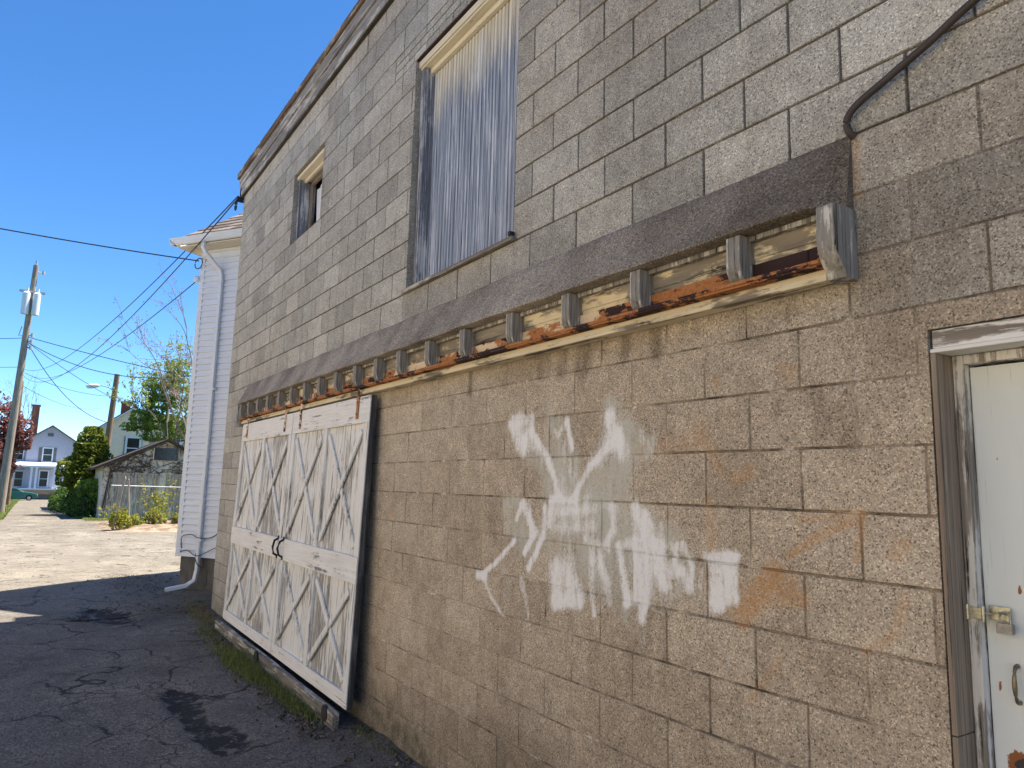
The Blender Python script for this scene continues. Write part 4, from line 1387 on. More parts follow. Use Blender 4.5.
wire('power_line', (-49.9, -3.45, 9.75), (-53.2, -8.5, 9.85), 0.12, 0.018, 'upper wire leaving the transformer pole to the left')
wire('power_line', (-50.0, -3.2, 8.05), (-53.0, -8.0, 8.1), 0.1, 0.015, 'lower wire leaving the transformer pole to the left')
wire('power_line', (-50.0, -3.1, 7.7), (-52.9, 1.75, 7.0), 0.3, 0.015, 'faint lower wire joining the transformer pole to the street light pole')
wire('power_line', (-50.0, -3.1, 6.9), (-92.0, 3.6, 9.4), 0.6, 0.014, 'faint distant wire passing beyond the street light pole')
# wire clamps at the garage corner
gc = thing('wire_clamp', (-8.87, -0.1, 5.65), 'black wire clamp with loop at the garage roof corner', 'clamp')
m = MB(); m.box((-8.85, -0.10, 5.59), (-8.82, -0.01, 5.665)); m.build('bracket', M['black_iron'], gc)
m = MB(); m.tube([(-8.83 + .05 * math.cos(t), -0.11, 5.53 + .07 * math.sin(t)) for t in np.linspace(0, 2 * PI, 15)], 0.011, 6); m.build('wire_loop', M['wire'], gc)
kb = thing('insulator', (-11.15, -0.16, 4.98), 'small round white insulator knob on the corner of the white house', 'insulator')
m = MB(); m.tube([(-11.2, -0.18, 4.98), (-11.17, -.17, 4.98), (-11.13, -.155, 4.98), (-11.1, -.14, 4.98)], [0.03, .055, .055, .03], 12); m.build('knob', M['white_trim'], kb, smooth=True)
hk = thing('cable_hook', (-11.16, -0.16, 5.28), 'black cable hook loop at the top corner of the white house', 'hook')
m = MB(); m.tube([(-11.16 + .10 * math.cos(t) + .05, -0.17 + .04 * math.cos(t), 5.24 + .09 * math.sin(t)) for t in np.linspace(0, 2 * PI, 15)], 0.009, 6); m.build('hook', M['wire'], hk)

# ================================================================== UTILITY POLES
def m_pole(name, a, b_):
    s = NT(name, 0.9, 0.15)
    g = s.noise(s.co((14, 14, 0.8)), 1.5, 5, 0.7)
    return s.done(s.mix(s.mr(g, 0.3, 0.7), a, b_), s.bump(g, 0.6, 0.02))
M['pole'] = m_pole('grey_pole_wood', (0.16, 0.135, 0.11), (0.42, 0.37, 0.31))
M['pole_brown'] = m_pole('brown_pole_wood', (0.13, 0.085, 0.055), (0.33, 0.23, 0.16))
M['galv'] = m_plain('galvanised', (0.45, 0.47, 0.47), 0.5, 0.4, 0.15, metal=0.3)
p1 = thing('utility_pole', (-48.9, -3.5, gz(-48.9)), 'tall grey leaning utility pole with a white transformer near its top', 'utility pole', 'wooden utility poles')
B = Vector((-51.3, -3.53, gz(-50) - .2)); T = Vector((-48.97, -3.18, 14.07))
# pole stands nearly upright; its lean is along the alley
B = Vector((-49.6, -3.50, gz(-50) - .2)); T = Vector((-49.0, -3.16, 14.05))
m = MB(); m.tube([B.lerp(T, i / 8) for i in range(9)], [0.24 - 0.10 * i / 8 for i in range(9)], 14)
m.build('pole', M['pole'], p1, smooth=True)
def on(t): return B.lerp(T, t)
m = MB()
c0 = on(0.852)
for dy in (-0.25, 0.27):
    c = c0 + Vector((0.25, dy, 0))
    m.tube([c + Vector((0, 0, -.85)), c + Vector((0, 0, -.84)), c + Vector((0, 0, .42)), c + Vector((0, 0, .5))], [0.16, .2, .2, .13], 14)
    m.tube([c + Vector((0, 0.05, .5)), c + Vector((0, 0.05, .75))], 0.05, 8)
tr = m.build('transformer', M['white_trim'], p1, smooth=True)
m = MB(); m.box((c0.x + .0, c0.y - .62, c0.z + .5), (c0.x + .22, c0.y + .66, c0.z + .6)); m.build('crossarm', M['galv'], p1)
m = MB()
c = on(0.975); m.tube([c, c + Vector((0, .42, -.02))], 0.03, 6); m.tube([c + Vector((0, .42, -.12)), c + Vector((0, .42, .1))], 0.07, 8)
m.build('insulator', M['galv'], p1)
m = MB(); m.tube([T, T + Vector((0, 0, .3))], 0.05, 6); m.build('pole_pin', M['galv'], p1)
for t in (0.715, 0.69, 0.665):
    c = on(t); m = MB(); m.tube([c, c + Vector((.1, .32, 0))], 0.05, 6); m.tube([c + Vector((.1, .32, -.1)), c + Vector((.1, .32, .12))], 0.08, 8); m.build('insulator', M['galv'], p1)
m = MB(); m.tube([on(.71), on(.71) + Vector((0, -.35, 0)), on(.74) + Vector((0, -.25, .1))], .03, 6)
m.build('insulator', M['galv'], p1)

p1b = thing('utility_pole', (-69.5, -3.58, gz(-69.5)), 'thin brown utility pole standing just right of the grey transformer pole', 'utility pole', 'wooden utility poles')
m = MB(); m.tube([(-69.7, -3.60, gz(-69) - .2), (-69.2, -3.58, 4), (-68.7, -3.58, 9.2)], [0.20, .18, .14], 12); m.build('pole', M['pole_brown'], p1b, smooth=True)

p2 = thing('utility_pole', (-53.3, 1.78, gz(-53.3)), 'brown utility pole with a street light arm, behind the vine-covered garage', 'utility pole', 'wooden utility poles')
m = MB(); m.tube([(-53.5, 1.66, gz(-53) - .2), (-53.2, 1.80, 4), (-52.9, 1.94, 8.5)], [0.22, .19, .16], 12); m.build('pole', M['pole_brown'], p2, smooth=True)
m = MB(); m.tube(smooth_pts([(-52.98, 1.88, 7.3), (-53.1, 1.6, 7.55), (-53.3, 1.2, 7.68), (-53.45, 0.95, 7.68)], 4), 0.03, 8); arm = m.build('lamp_arm', M['galv'], p2)
m = MB(); m.tube([(-53.42, 1.02, 7.68), (-53.5, 0.85, 7.68), (-53.6, 0.55, 7.63), (-53.66, .35, 7.60), (-53.68, .25, 7.62)], [.06, .13, .16, .13, .03], 12); m.build('lamp_head', M['white_trim'], arm, smooth=True)

# ================================================================== FOLIAGE HELPERS
def leaves(m, centers, n, size, seed, shell=0.0, flat=0.0):
    """small leaf quads spread through ellipsoids: centers = (x, y, z, rx, ry, rz, weight)"""
    r = random.Random(seed)
    ws = [c[6] for c in centers]
    for _ in range(n):
        c = r.choices(centers, ws)[0]
        while True:
            p = Vector((r.uniform(-1, 1), r.uniform(-1, 1), r.uniform(-1, 1)))
            if shell < p.length < 1: break
        # clumps: pull towards a lattice of random points
        k = Vector((math.sin(p.x * 9 + c[0] * 3), math.sin(p.y * 8 + c[1] * 5), math.sin(p.z * 9 + c[2] * 2))) * 0.10
        p = p + k
        q = Vector((c[0] + p.x * c[3], c[1] + p.y * c[4], c[2] + p.z * c[5]))
        s = size * r.uniform(0.6, 1.4)
        u = Vector((r.gauss(0, 1), r.gauss(0, 1), r.gauss(0, 1))).normalized() * s
        v = u.orthogonal().normalized(); v = (Matrix.Rotation(r.uniform(0, 6.28), 3, u.normalized()) @ v) * s * 0.6
        m.add([q - u, q + v * .9, q + u, q - v * .9], [(0, 1, 2, 3)])

def branchy(m, p, d, L, r0, depth, rnd, tips, spread=0.6, up=0.15, n=5):
    d = d.normalized()
    pts = [p]; q = p.copy(); dd = d.copy()
    for i in range(n):
        dd = (dd + Vector((rnd.gauss(0, .12), rnd.gauss(0, .12), rnd.gauss(0, .1) + up * .3))).normalized()
        q = q + dd * L / n; pts.append(q.copy())
    m.tube(pts, [r0 * (1 - .5 * i / n) for i in range(n + 1)], 5 if depth > 1 else 4, cap=False)
    if depth == 0:
        tips += pts[1:]; return
    for k in range(rnd.choice((2, 3, 3))):
        i = rnd.randint(2, n)
        a = Vector((rnd.gauss(0, 1), rnd.gauss(0, 1), rnd.gauss(0, 1))).normalized()
        branchy(m, pts[i], dd + a * spread, L * rnd.uniform(.55, .8), r0 * .55, depth - 1, rnd, tips, spread, up, n)
    tips.append(pts[-1])

M['bark'] = m_pole('bark', (0.10, 0.08, 0.065), (0.24, 0.20, 0.17))
M['conifer'] = m_leaf('conifer_green', (0.06, 0.10, 0.012), (0.22, 0.27, 0.03), (0.40, 0.36, 0.05))
M['hedge'] = m_leaf('hedge_green', (0.04, 0.09, 0.012), (0.09, 0.16, 0.025))
M['hedge_light'] = m_leaf('light_green', (0.16, 0.26, 0.03), (0.26, 0.34, 0.05))
M['tree_leaf'] = m_leaf('tree_green', (0.11, 0.19, 0.025), (0.26, 0.36, 0.06), (0.40, 0.44, 0.12))
M['young_leaf'] = m_leaf('young_leaf', (0.22, 0.30, 0.06), (0.34, 0.40, 0.12), (0.38, 0.30, 0.16))
M['bud'] = m_leaf('pink_bud', (0.26, 0.17, 0.15), (0.36, 0.25, 0.21), (0.20, 0.11, 0.09))
M['maple'] = m_leaf('red_leaf', (0.17, 0.055, 0.05), (0.30, 0.12, 0.10), (0.36, 0.20, 0.17))
M['shrub'] = m_leaf('yellow_green', (0.22, 0.28, 0.03), (0.38, 0.36, 0.05), (0.42, 0.25, 0.08))
M['grass'] = m_leaf('grass_blade', (0.10, 0.15, 0.03), (0.20, 0.26, 0.05), (0.26, 0.22, 0.09))
M['weed'] = m_leaf('weed_blade', (0.09, 0.12, 0.03), (0.20, 0.25, 0.06), (0.30, 0.26, 0.12), fine=26)
M['dry_grass'] = m_leaf('dry_grass', (0.26, 0.20, 0.08), (0.20, 0.22, 0.06), (0.34, 0.26, 0.12))

# conifer
cf = thing('conifer', (-46.4, 0.3, gz(-46.4)), 'rounded dark green conifer with golden tips beside the alley, left of the vine-covered garage', 'tree')
m = MB(); m.tube([(-46.4, .3, gz(-46) - .1), (-46.4, .3, 3.6)], [.14, .05], 8); m.build('trunk', M['bark'], cf)
m = MB()
leaves(m, [(-46.4, .35, 2.0, 1.35, 1.15, 1.3, 5), (-46.4, .5, 3.1, 1.1, 0.95, 1.2, 4), (-46.4, 0.55, 3.9, .75, .6, .7, 2), (-46.0, -.55, 1.9, .8, .55, .9, 1.6), (-46, 1.2, 2.6, .6, .4, .8, .8)], 15000, 0.085, 3, shell=0.72)
leaves(m, [(-46.4, .35, 2.0, 1.1, .9, 1.2, 5), (-46.4, .5, 3.1, .9, .7, 1.0, 4)], 3000, 0.16, 4)
m.build('crown', M['conifer'], cf)

def hedge(name, boxes, n, size, mat, label, seed, base, cat='hedge', group=None):
    t = thing(name, base, label, cat, group)
    m = MB(); leaves(m, boxes, n, size, seed)
    m.build('foliage', mat, t)
    m = MB()
    r = random.Random(seed)
    for b in boxes:
        for k in range(5):
            x = b[0] + r.uniform(-.5, .5) * b[3]; y = b[1] + r.uniform(-.5, .5) * b[4]
            m.tube([(x, y, gz(x) - .05), (x + r.uniform(-.1, .1), y + r.uniform(-.1, .1), b[2] + b[5] * .4)], [.02, .008], 5)
    m.build('stem', M['bark'], t)
    return t

hedge('hedge', [(x, 0.35 + (x + 42) * 0.06, gz(x) + .62, .85, .65, .9, 1) for x in np.arange(-56, -41.0, 1.0)], 15000, 0.075, M['hedge'], 'dark green clipped hedge lining the right side of the alley under the conifer', 5, (-48, 0.2, gz(-48)))
hedge('bush', [(-42.6, .75, 1.15, .8, .6, .5, 1), (-44, .3, 1.1, .8, .5, .45, .8), (-41.8, 0.85, .7, .5, .45, .5, .5)], 2600, 0.07, M['hedge_light'], 'bright yellow-green bush leaning over the hedge beside the vine-covered garage', 6, (-42.8, .7, gz(-42.8)), cat='bush')

# leafy tree behind the vine-covered garage
def tree(name, base, label, crown_mat, crowns, n, size, seed, height, lean=(0, 0, 0), depth=3, r0=.16, twigleaf=0, tl_mat=None, cat='tree', group=None, trunk_h=2.0, spread=.6, bark=None, up=.15, budsize=.05):
    t = thing(name, base, label, cat, group)
    rnd = random.Random(seed)
    m = MB(); tips = []
    b0 = Vector(base) - Vector((0, 0, .1)); top = b0 + Vector((lean[0], lean[1], trunk_h))
    m.tube([b0, b0.lerp(top, .5) + Vector((.03, .02, 0)), top], [r0 * 1.3, r0 * 1.05, r0], 8)
    for k in range(5):
        a = 2 * PI * k / 5 + rnd.random()
        branchy(m, top, Vector((math.cos(a) * .6 + lean[0] * .1, math.sin(a) * .6 + lean[1] * .1, 1.0)), height * .4, r0 * .6, depth, rnd, tips, spread, up)
    m.build('trunk', bark or M['bark'], t)
    m = MB()
    if crowns: leaves(m, crowns, n, size, seed)
    if twigleaf:
        for q in tips:
            for _ in range(twigleaf):
                p = q + Vector((rnd.gauss(0, .09), rnd.gauss(0, .09), rnd.gauss(0, .09)))
                leaves_one(m, p, budsize, rnd)
    m.build('crown', crown_mat, t)
    return t

def leaves_one(m, q, size, r):
    s = size * r.uniform(.6, 1.4)
    u = Vector((r.gauss(0, 1), r.gauss(0, 1), r.gauss(0, 1))).normalized() * s
    v = u.orthogonal().normalized() * s * .6
    m.add([q - u, q + v, q + u, q - v], [(0, 1, 2, 3)])

tree('leafy_tree', (-46.0, 5.4, gz(-46)), 'dense green tree rising behind the roof of the vine-covered garage', M['tree_leaf'],
     [(-45.5, 4.0, 4.6, 1.6, 1.5, 1.0, 4), (-45.5, 3.0, 5.1, .9, .9, .7, 1.6), (-45.5, 5.4, 5.2, 1.8, 1.8, 1.3, 3), (-45.5, 3.6, 6.0, .9, .8, .6, 1.3), (-45.3, 4.6, 6.8, .8, .9, .9, 1.2), (-45.3, 2.3, 4.6, .5, .5, .3, .4), (-45.3, 3.4, 6.9, .7, .7, .7, 1.2), (-45, 4.6, 8.0, .6, .6, .8, .8)], 13000, 0.08, 12, 6.0, depth=2, r0=.13, trunk_h=2.4)
tree('budding_tree', (-44.0, 4.9, gz(-44)), 'sparse tree with pale yellow-green young leaves left of the white house', M['young_leaf'],
     [(-44, 4.3, 8.6, 1.0, .8, 1.5, 1), (-44.5, 3.3, 7.6, 1.1, .9, .9, .8), (-44.5, 4.2, 6.9, .9, .9, .9, .8)], 3000, 0.06, 21, 7.5, lean=(0, -.3, 0), depth=3, r0=.11, twigleaf=4, trunk_h=2.5, spread=.55, budsize=.07)
tree('redbud_tree', (-31.2, 3.9, gz(-31)), 'thin tree with pink buds whose twigs reach out from behind the white house', M['bud'],
     [], 0, 0.05, 34, 8.6, lean=(0.0, -.5, 0), depth=3, r0=.085, twigleaf=4, trunk_h=3.2, spread=.55, budsize=.035)
tree('red_maple', (-69.5, -6.4, gz(-69)), 'dark red-leaved maple at the left edge behind the utility poles', M['maple'],
     [(-69.3, -5.6, 6.0, 2.0, 2.0, 2.2, 4), (-69.0, -3.7, 5.3, 1.2, 1.2, 1.4, 2.0), (-69, -5.0, 3.6, 1.5, 1.6, 1.3, 2), (-69, -3.1, 4.3, .7, .8, .8, .8), (-69, -3.9, 2.4, .8, .9, .6, .6), (-69, -6.8, 7.2, 2, 2, 2, 2)], 11000, 0.13, 41, 7, depth=2, r0=.16, trunk_h=2.2)
tree('bare_tree', (-88.5, -4.2, gz(-88)), 'pale leafless tree showing behind the red maple', M['bark'], [], 0, .05, 45, 10.5, depth=4, r0=.12, twigleaf=0, trunk_h=3.5, spread=.6)

# ================================================================== VINE-COVERED GARAGE
def m_stucco():
    s = NT('old_stucco', 0.95, 0.1)
    c = s.mix(s.mr(s.noise(s.co(1), 1.6, 6, 0.65), 0.35, 0.65), (0.50, 0.44, 0.35), (0.74, 0.66, 0.54))
    c = s.mix(s.mr(s.noise(s.co(1), 5, 6, 0.7), 0.56, 0.62), c, (0.28, 0.22, 0.16))
    return s.done(c)
M['stucco'] = m_stucco()
M['garage_board'] = m_wood('grey_garage_board', (0.64, 0.55, 0.43), (0.46, 0.385, 0.30), 0.4, 'z', streak=8, blotch=2, seed=31)
M['dark_roof'] = m_plain('dark_roofing', (0.07, 0.055, 0.05), 0.9, 0.1, 0.3, 5)
M['vine'] = m_plain('bare_vine', (0.10, 0.075, 0.06), 0.9, 0.1, 0.3, 5)
GX = -40.0
GB = gz(GX) - 0.05
vg = thing('vine_garage', (GX, 0.8, gz(GX)), 'low old garage with a pale gable front covered in bare vines', 'garage')
m = MB()
y0, y1, yp, ze, zp = 0.78, 6.4, 3.59, 2.22, 3.60
def gable_front(m, x0, x1, ya, yb, ypk, zeave, zpk, zb):
    m.prism([(ya, zb), (yb, zb), (yb, zeave), (ypk, zpk), (ya, zeave)], 'x', x0, x1)
gable_front(m, GX - 6, GX, y0, y1, yp, ze, zp, GB)
m.build('wall', M['stucco'], vg)
def slope_roof(m, xa, xb, ya, ypk, yb, ze_, zp_, over, th):
    k1 = (zp_ - ze_) / (ypk - ya); k2 = (zp_ - ze_) / (yb - ypk)
    m.prism([(ya - over, ze_ - over * k1 + .02), (ypk, zp_ + .02), (ypk, zp_ + th), (ya - over, ze_ - over * k1 + th)], 'x', xa, xb)
    m.prism([(yb + over, ze_ - over * k2 + .02), (yb + over, ze_ - over * k2 + th), (ypk, zp_ + th), (ypk, zp_ + .02)], 'x', xa, xb)
m = MB(); slope_roof(m, GX - 6.2, GX + .35, y0, yp, y1, ze, zp, .42, .14)
m.build('roof', M['dark_roof'], vg)
for ya, yb, n in ((1.12, 3.28, 14), (3.78, 5.95, 14)):
    m = MB(); r = random.Random(int(ya * 10))
    w = (yb - ya) / n
    for i in range(n): m.box((GX - .02, ya + i * w + .006, GB + .06), (GX + .035 + r.uniform(0, .012), ya + (i + 1) * w - .006, 1.84))
    dr = m.build('garage_door', M['garage_board'], vg)
    m = MB(); m.box((GX + .003, ya - .09, GB), (GX + .06, ya - .005, 1.93)); m.box((GX + .003, yb + .005, GB), (GX + .06, yb + .09, 1.93)); m.box((GX + .003, ya - .0, 1.845), (GX + .06, yb, 1.93))
    m.build('door_frame', M['garage_board'], dr)
m = MB(); m.box((GX + .003, 3.02, 2.62), (GX + .05, 4.16, 3.26)); wv = m.build('attic_shutter', M['glass_dark'], vg)
m = MB()
for a_, b_ in (((3.0, 2.57), (4.18, 2.615)), ((2.96, 2.62), (3.015, 3.26)), ((4.165, 2.62), (4.22, 3.26))):
    m.box((GX + .003, a_[0], a_[1]), (GX + .08, b_[0], b_[1]))
m.build('frame', M['garage_board'], wv)
# vines
m = MB(); r = random.Random(77)
def vine(y, z, a, L, rad, depth):
    pts = [(GX + .03, y, z)]
    n = 8
    for i in range(n):
        a += r.gauss(0, .45)
        y += math.cos(a) * L / n; z += math.sin(a) * L / n
        zmax = ze + (y - y0) * (zp - ze) / (yp - y0) if y < yp else ze + (y1 - y) * (zp - ze) / (y1 - yp)
        z = min(z, zmax - .04); z = max(z, GB + .1); y = min(max(y, y0 + .02), y1)
        if z < 1.93 and y > 1.05 and r.random() < .65: a = abs(a) if a > 0 else -a; z = 1.97
        pts.append((GX + .03 + r.uniform(0, .05), y, z))
        if depth and r.random() < .45: vine(y, z, a + r.choice((-1, 1)) * r.uniform(.5, 1.2), L * .6, rad * .65, depth - 1)
    m.tube(pts, rad, 5, cap=False)
for k in range(17):
    if k < 5: vine(y0 + r.uniform(.03, .3), GB + .1 + r.uniform(0, 1.2), PI / 2 + r.uniform(-.2, .2), 2.4, .02, 2)
    else: vine(r.uniform(1.0, 5.8), r.uniform(2.0, 2.7), r.uniform(-.3, 1.6), 1.8, .014, 2)
m.build('vine', M['vine'], vg)
tag(bpy.data.objects['vine'], kind='stuff')

# shrubs and rubble in front, fence
shr = [('leggy shrub with yellow new leaves hugging the leaning fence post', -28.6, .72, .55, 0.42, 700),
       ('low yellow-green shrub just right of the leaning fence post', -29.3, 1.25, .42, .36, 650),
       ('widest green shrub in the middle of the row below the fence rail', -29.6, 2.0, .55, .46, 900),
       ('tall twiggy shrub with pinkish leaf tips above the fence rail', -30.2, 2.15, 1.15, .38, 420),
       ('small shrub beside the pale wooden stump', -29.8, 2.85, .42, .34, 420),
       ('yellowish shrub nearest the white house, right of the stump', -29.4, 3.2, .5, .36, 480)]
for i, (lb, x, y, h, rr_, n) in enumerate(shr):
    t = thing('shrub', (x, y, gz(x)), lb, 'shrub', 'shrubs along the wire fence')
    m = MB(); r = random.Random(60 + i); tips = []
    for k in range(7):
        a = r.uniform(0, 6.28)
        branchy(m, Vector((x + r.uniform(-.1, .1), y + r.uniform(-.1, .1), gz(x) - .02)), Vector((math.cos(a) * .35, math.sin(a) * .35, 1)), h * 1.1, .012, 1, r, tips, .5, .1, 4)
    m.build('stem', M['bark'], t)
    m = MB()
    n = int(n * 1.8)
    leaves(m, [(x, y, gz(x) + h * .55, rr_, rr_, h * .5, 2), (x + .1, y - .1, gz(x) + h * .95, rr_ * .7, rr_ * .7, h * .35, 1)], n, 0.05, 80 + i)
    for q in tips:
        for _ in range(2): leaves_one(m, q + Vector((r.gauss(0, .05), r.gauss(0, .05), r.gauss(0, .05))), .05, r)
    m.build('foliage', M['shrub'], t)
fe = thing('wire_fence', (-28.4, .5, gz(-28.4)), 'low wire fence with a leaning pale post and a thin top rail', 'fence')
m = MB(); m.tube([(-28.5, .457, gz(-28.5) - .05), (-28.08, .66, 1.66)], .038, 8); m.tube([(-28.08, .66, 1.64), (-28.07, .665, 1.74)], [.055, .03], 8)
m.build('post', M['pole'], fe)
m = MB(); m.tube([(-28.6, 1.0, gz(-28.5) - .05), (-28.55, .86, 1.3), (-28.5, .84, 1.62)], .03, 8); m.build('post', M['pole'], fe)
m = MB(); m.tube([(-28.55, .30, 1.40), (-28.7, 2.2, 1.38), (-28.9, 5.2, 1.36)], .02, 6); m.build('rail', M['galv'], fe)
m = MB()
for i in range(24):
    y = .5 + i * .2
    if y > 5.2: break
    m.tube([(-28.6, y, gz(-28)), (-28.6, min(y + 1.2, 5.3), 1.38)], .0022, 3, cap=False)
    m.tube([(-28.6, y, gz(-28)), (-28.6, max(y - 1.2, .5), 1.38 if y > 1.7 else gz(-28) + (y - .5) * 1.3)], .0022, 3, cap=False)
m.build('wire_mesh', M['galv'], fe)
st = thing('stump_post', (-30.4, 3.02, gz(-30)), 'short broken pale wooden post standing among the shrubs', 'post')
m = MB(); m.tube([(-30.4, 2.9, gz(-30) - .05), (-30.4, 2.88, .74)], .05, 8); m.tube([(-30.4, 3.15, gz(-30) - .05), (-30.4, 3.2, .72)], .06, 8); m.beam((-30.36, 2.8, .70), (-30.36, 3.28, .76), .07, .07, up=(1, 0, 0))
m.build('post', M['pole'], st)
# rubble mound: earth bed under the shrubs
m = MB()
nf = vnoise(21)
xs = np.linspace(-36, -27.2, 36); ys = np.linspace(0.0, 6.0, 40)
for x in xs:
    for y in ys:
        e = min(x + 36, -27.2 - x, (y - 0.0) * .8, 6 - y); e = max(0, min(1, e / 1.2))
        m.v.append((x, y, gz(x) - .02 + e * (.06 + .16 * float(nf(x, y, 1.3)) + .08 * float(nf(x, y, 4)))))
n = len(ys)
m.f = [(i * n + j, (i + 1) * n + j, (i + 1) * n + j + 1, i * n + j + 1) for i in range(len(xs) - 1) for j in range(n - 1)]; m.mi = [0] * len(m.f)
s = NT('bare_earth', 0.95, .1)
c = s.mix(s.mr(s.noise(s.co(1), 3, 6, .7), .35, .65), (0.13, 0.09, 0.06), (0.34, 0.27, 0.20))
tag(m.build('earth_bed', s.done(c, s.bump(s.noise(s.co(1), 8, 5, .7), .8, .04)), smooth=True), 'strip of bare earth under the shrubs', kind='structure')

# ================================================================== CREAM HOUSE
M['cream_wall'] = m_plain('cream_clapboard', (0.85, 0.71, 0.57), .7, .2, .07)
M['brick'] = m_plain('red_brick', (0.27, 0.10, 0.07), .9, .1, .35, 9)
CX = -56.0
ch = thing('cream_house', (CX, 4, gz(CX)), 'cream gabled house with brick chimney behind the vine-covered garage', 'house')
m = MB()
gable_front(m, CX - 9, CX, 1.55, 8.4, 3.35, 5.05, 6.45, gz(CX) - .2)
cw = m.build('wall', M['cream_wall'], ch)
m = MB()
z = 0.2
while z < 6.2:
    m.box((CX + .001, 1.56 if z < 4.95 else 1.56 + (z - 5.0) * 1.3, z), (CX + .014, 8.39 if z < 4.95 else 8.4 - (z - 5.0) * 3.6, z + .012)); z += .13
m.build('clapboard_lap', M['cream_wall'], cw)
m = MB(); slope_roof(m, CX - 9.2, CX + .35, 1.55, 3.35, 8.4, 5.05, 6.45, .35, .13); rf_ = m.build('roof', M['white_trim'], ch)
m = MB(); slope_roof(m, CX - 9.2, CX + .2, 1.55, 3.35, 8.4, 5.17, 6.57, .37, .1); m.build('roof_covering', M['dark_roof'], rf_)
m = MB(); m.box((CX - 1.6, 2.75, 5.6), (CX - .9, 3.3, 7.0)); m.box((CX - 1.65, 2.7, 7.0), (CX - .85, 3.35, 7.1)); m.build('chimney', M['brick'], rf_)
def window(parent, X, ya, yb, za, zb, fr=.09, mat='white_trim'):
    m = MB(); m.box((X + .016, ya - fr, za - fr), (X + .06, ya, zb + fr)); m.box((X + .016, yb, za - fr), (X + .06, yb + fr, zb + fr)); m.box((X + .016, ya, zb), (X + .06, yb, zb + fr)); m.box((X + .016, ya, za - fr), (X + .08, yb, za)); m.box((X + .016, ya, (za + zb) / 2 - .03), (X + .055, yb, (za + zb) / 2 + .03))
    w = m.build('window', M[mat], parent)
    m = MB(); m.box((X + .002, ya, za), (X + .03, yb, zb)); m.build('pane', M['glass_dark'], w)
    return w
window(ch, CX, 3.22, 3.98, 3.05, 4.45, .12)
window(ch, CX, 5.8, 6.6, 2.9, 4.4, .12)
m = MB(); m.box((CX + .015, 3.0, 2.93), (CX + .03, 3.099, 4.57)); m.build('shutter', M['garage_board'], ch)
m = MB(); m.box((CX + .015, 4.101, 2.93), (CX + .03, 4.2, 4.57)); m.build('shutter', M['garage_board'], ch)

# ================================================================== LAVENDER HOUSE AT THE END
M['lavender'] = m_plain('lavender_wall', (0.44, 0.43, 0.50), .75, .2, .06)
M['grey_roof'] = m_plain('grey_roofing', (0.16, 0.15, 0.15), .9, .1, .2)
M['tan'] = m_plain('tan_base', (0.30, 0.24, 0.16), .9, .1, .2, 3)
EX = -105.0; EB = gz(EX)
eh = thing('lavender_house', (EX, -1, EB), 'pale lavender two-storey gabled house with white porch columns at the end of the alley', 'house')
m = MB(); gable_front(m, EX - 9, EX, -3.0, 1.95, -0.6, 6.0, 7.75, EB - .2)
m.build('wall', M['lavender'], eh)
m = MB(); gable_front(m, EX - 9.2, EX - .7, -6.8, -3.01, -4.0, 5.0, 6.3, EB - .2)
m.build('side_wing', M['lavender'], eh)
m = MB(); slope_roof(m, EX - 9.3, EX + .4, -3.0, -.6, 1.95, 6.0, 7.75, .4, .16)
slope_roof(m, EX - 9.4, EX - .4, -6.8, -4.0, -3.01, 5.0, 6.3, .3, .14)
er = m.build('roof', M['grey_roof'], eh)
m = MB(); m.box((EX - 1.6, -2.95, 6.2), (EX - .9, -2.15, 10.2)); m.box((EX - 1.68, -3.03, 10.2), (EX - .82, -2.07, 10.4)); m.build('chimney', M['brick'], er)
for ya, yb, za, zb in ((-1.25, -.35, 3.45, 5.0), (-4.2, -3.35, 3.55, 4.95), (-1.35, -.55, .35, 2.2), (-3.9, -3.1, .3, 2.1)):
    X = EX if ya > -3 else EX - .7
    w = window(eh, X, ya, yb, za, zb, .13)
m = MB(); m.box((EX + .02, -1.75, 3.35), (EX + .05, -1.39, 5.1)); m.build('shutter', M['grey_roof'], eh)
m = MB(); m.box((EX + .02, -.21, 3.35), (EX + .05, .1, 5.1)); m.build('shutter', M['grey_roof'], eh)
m = MB(); m.box((EX + .02, -1.0, 6.5), (EX + .06, -.4, 6.9)); m.build('attic_vent', M['grey_roof'], eh)
m = MB(); m.prism([(EX + .03, 3.35), (EX + 2.3, 2.85), (EX + 2.3, 2.65), (EX + .03, 2.65)], 'y', -4.4, 1.1)
po = m.build('porch_roof', M['white_trim'], eh)
m = MB(); m.box((EX + .1, -4.4, EB + .7), (EX + 2.2, 1.1, EB + 1.25)); pb = m.build('porch_base', M['tan'], eh)
m = MB(); m.box((EX + .1, -4.5, EB + 1.251), (EX + 2.3, 1.2, EB + 1.38)); m.build('porch_floor', M['white_trim'], pb)
c0 = None
for y in (-4.2, -2.25, -1.75, 0.1, .75):
    if c0 is None:
        m = MB(); m.box((EX + 2.0, y - .11, EB + 1.381), (EX + 2.2, y + .11, 2.648)); m.box((EX + 1.95, y - .16, 2.50), (EX + 2.25, y + .16, 2.647)); m.box((EX + 1.95, y - .16, EB + 1.382), (EX + 2.25, y + .16, EB + 1.52))
        c0 = m.build('column', M['white_trim'], eh)
    else:
        c = c0.copy(); COL.objects.link(c); c.parent = eh; c.location = (0, y + 4.2, 0)

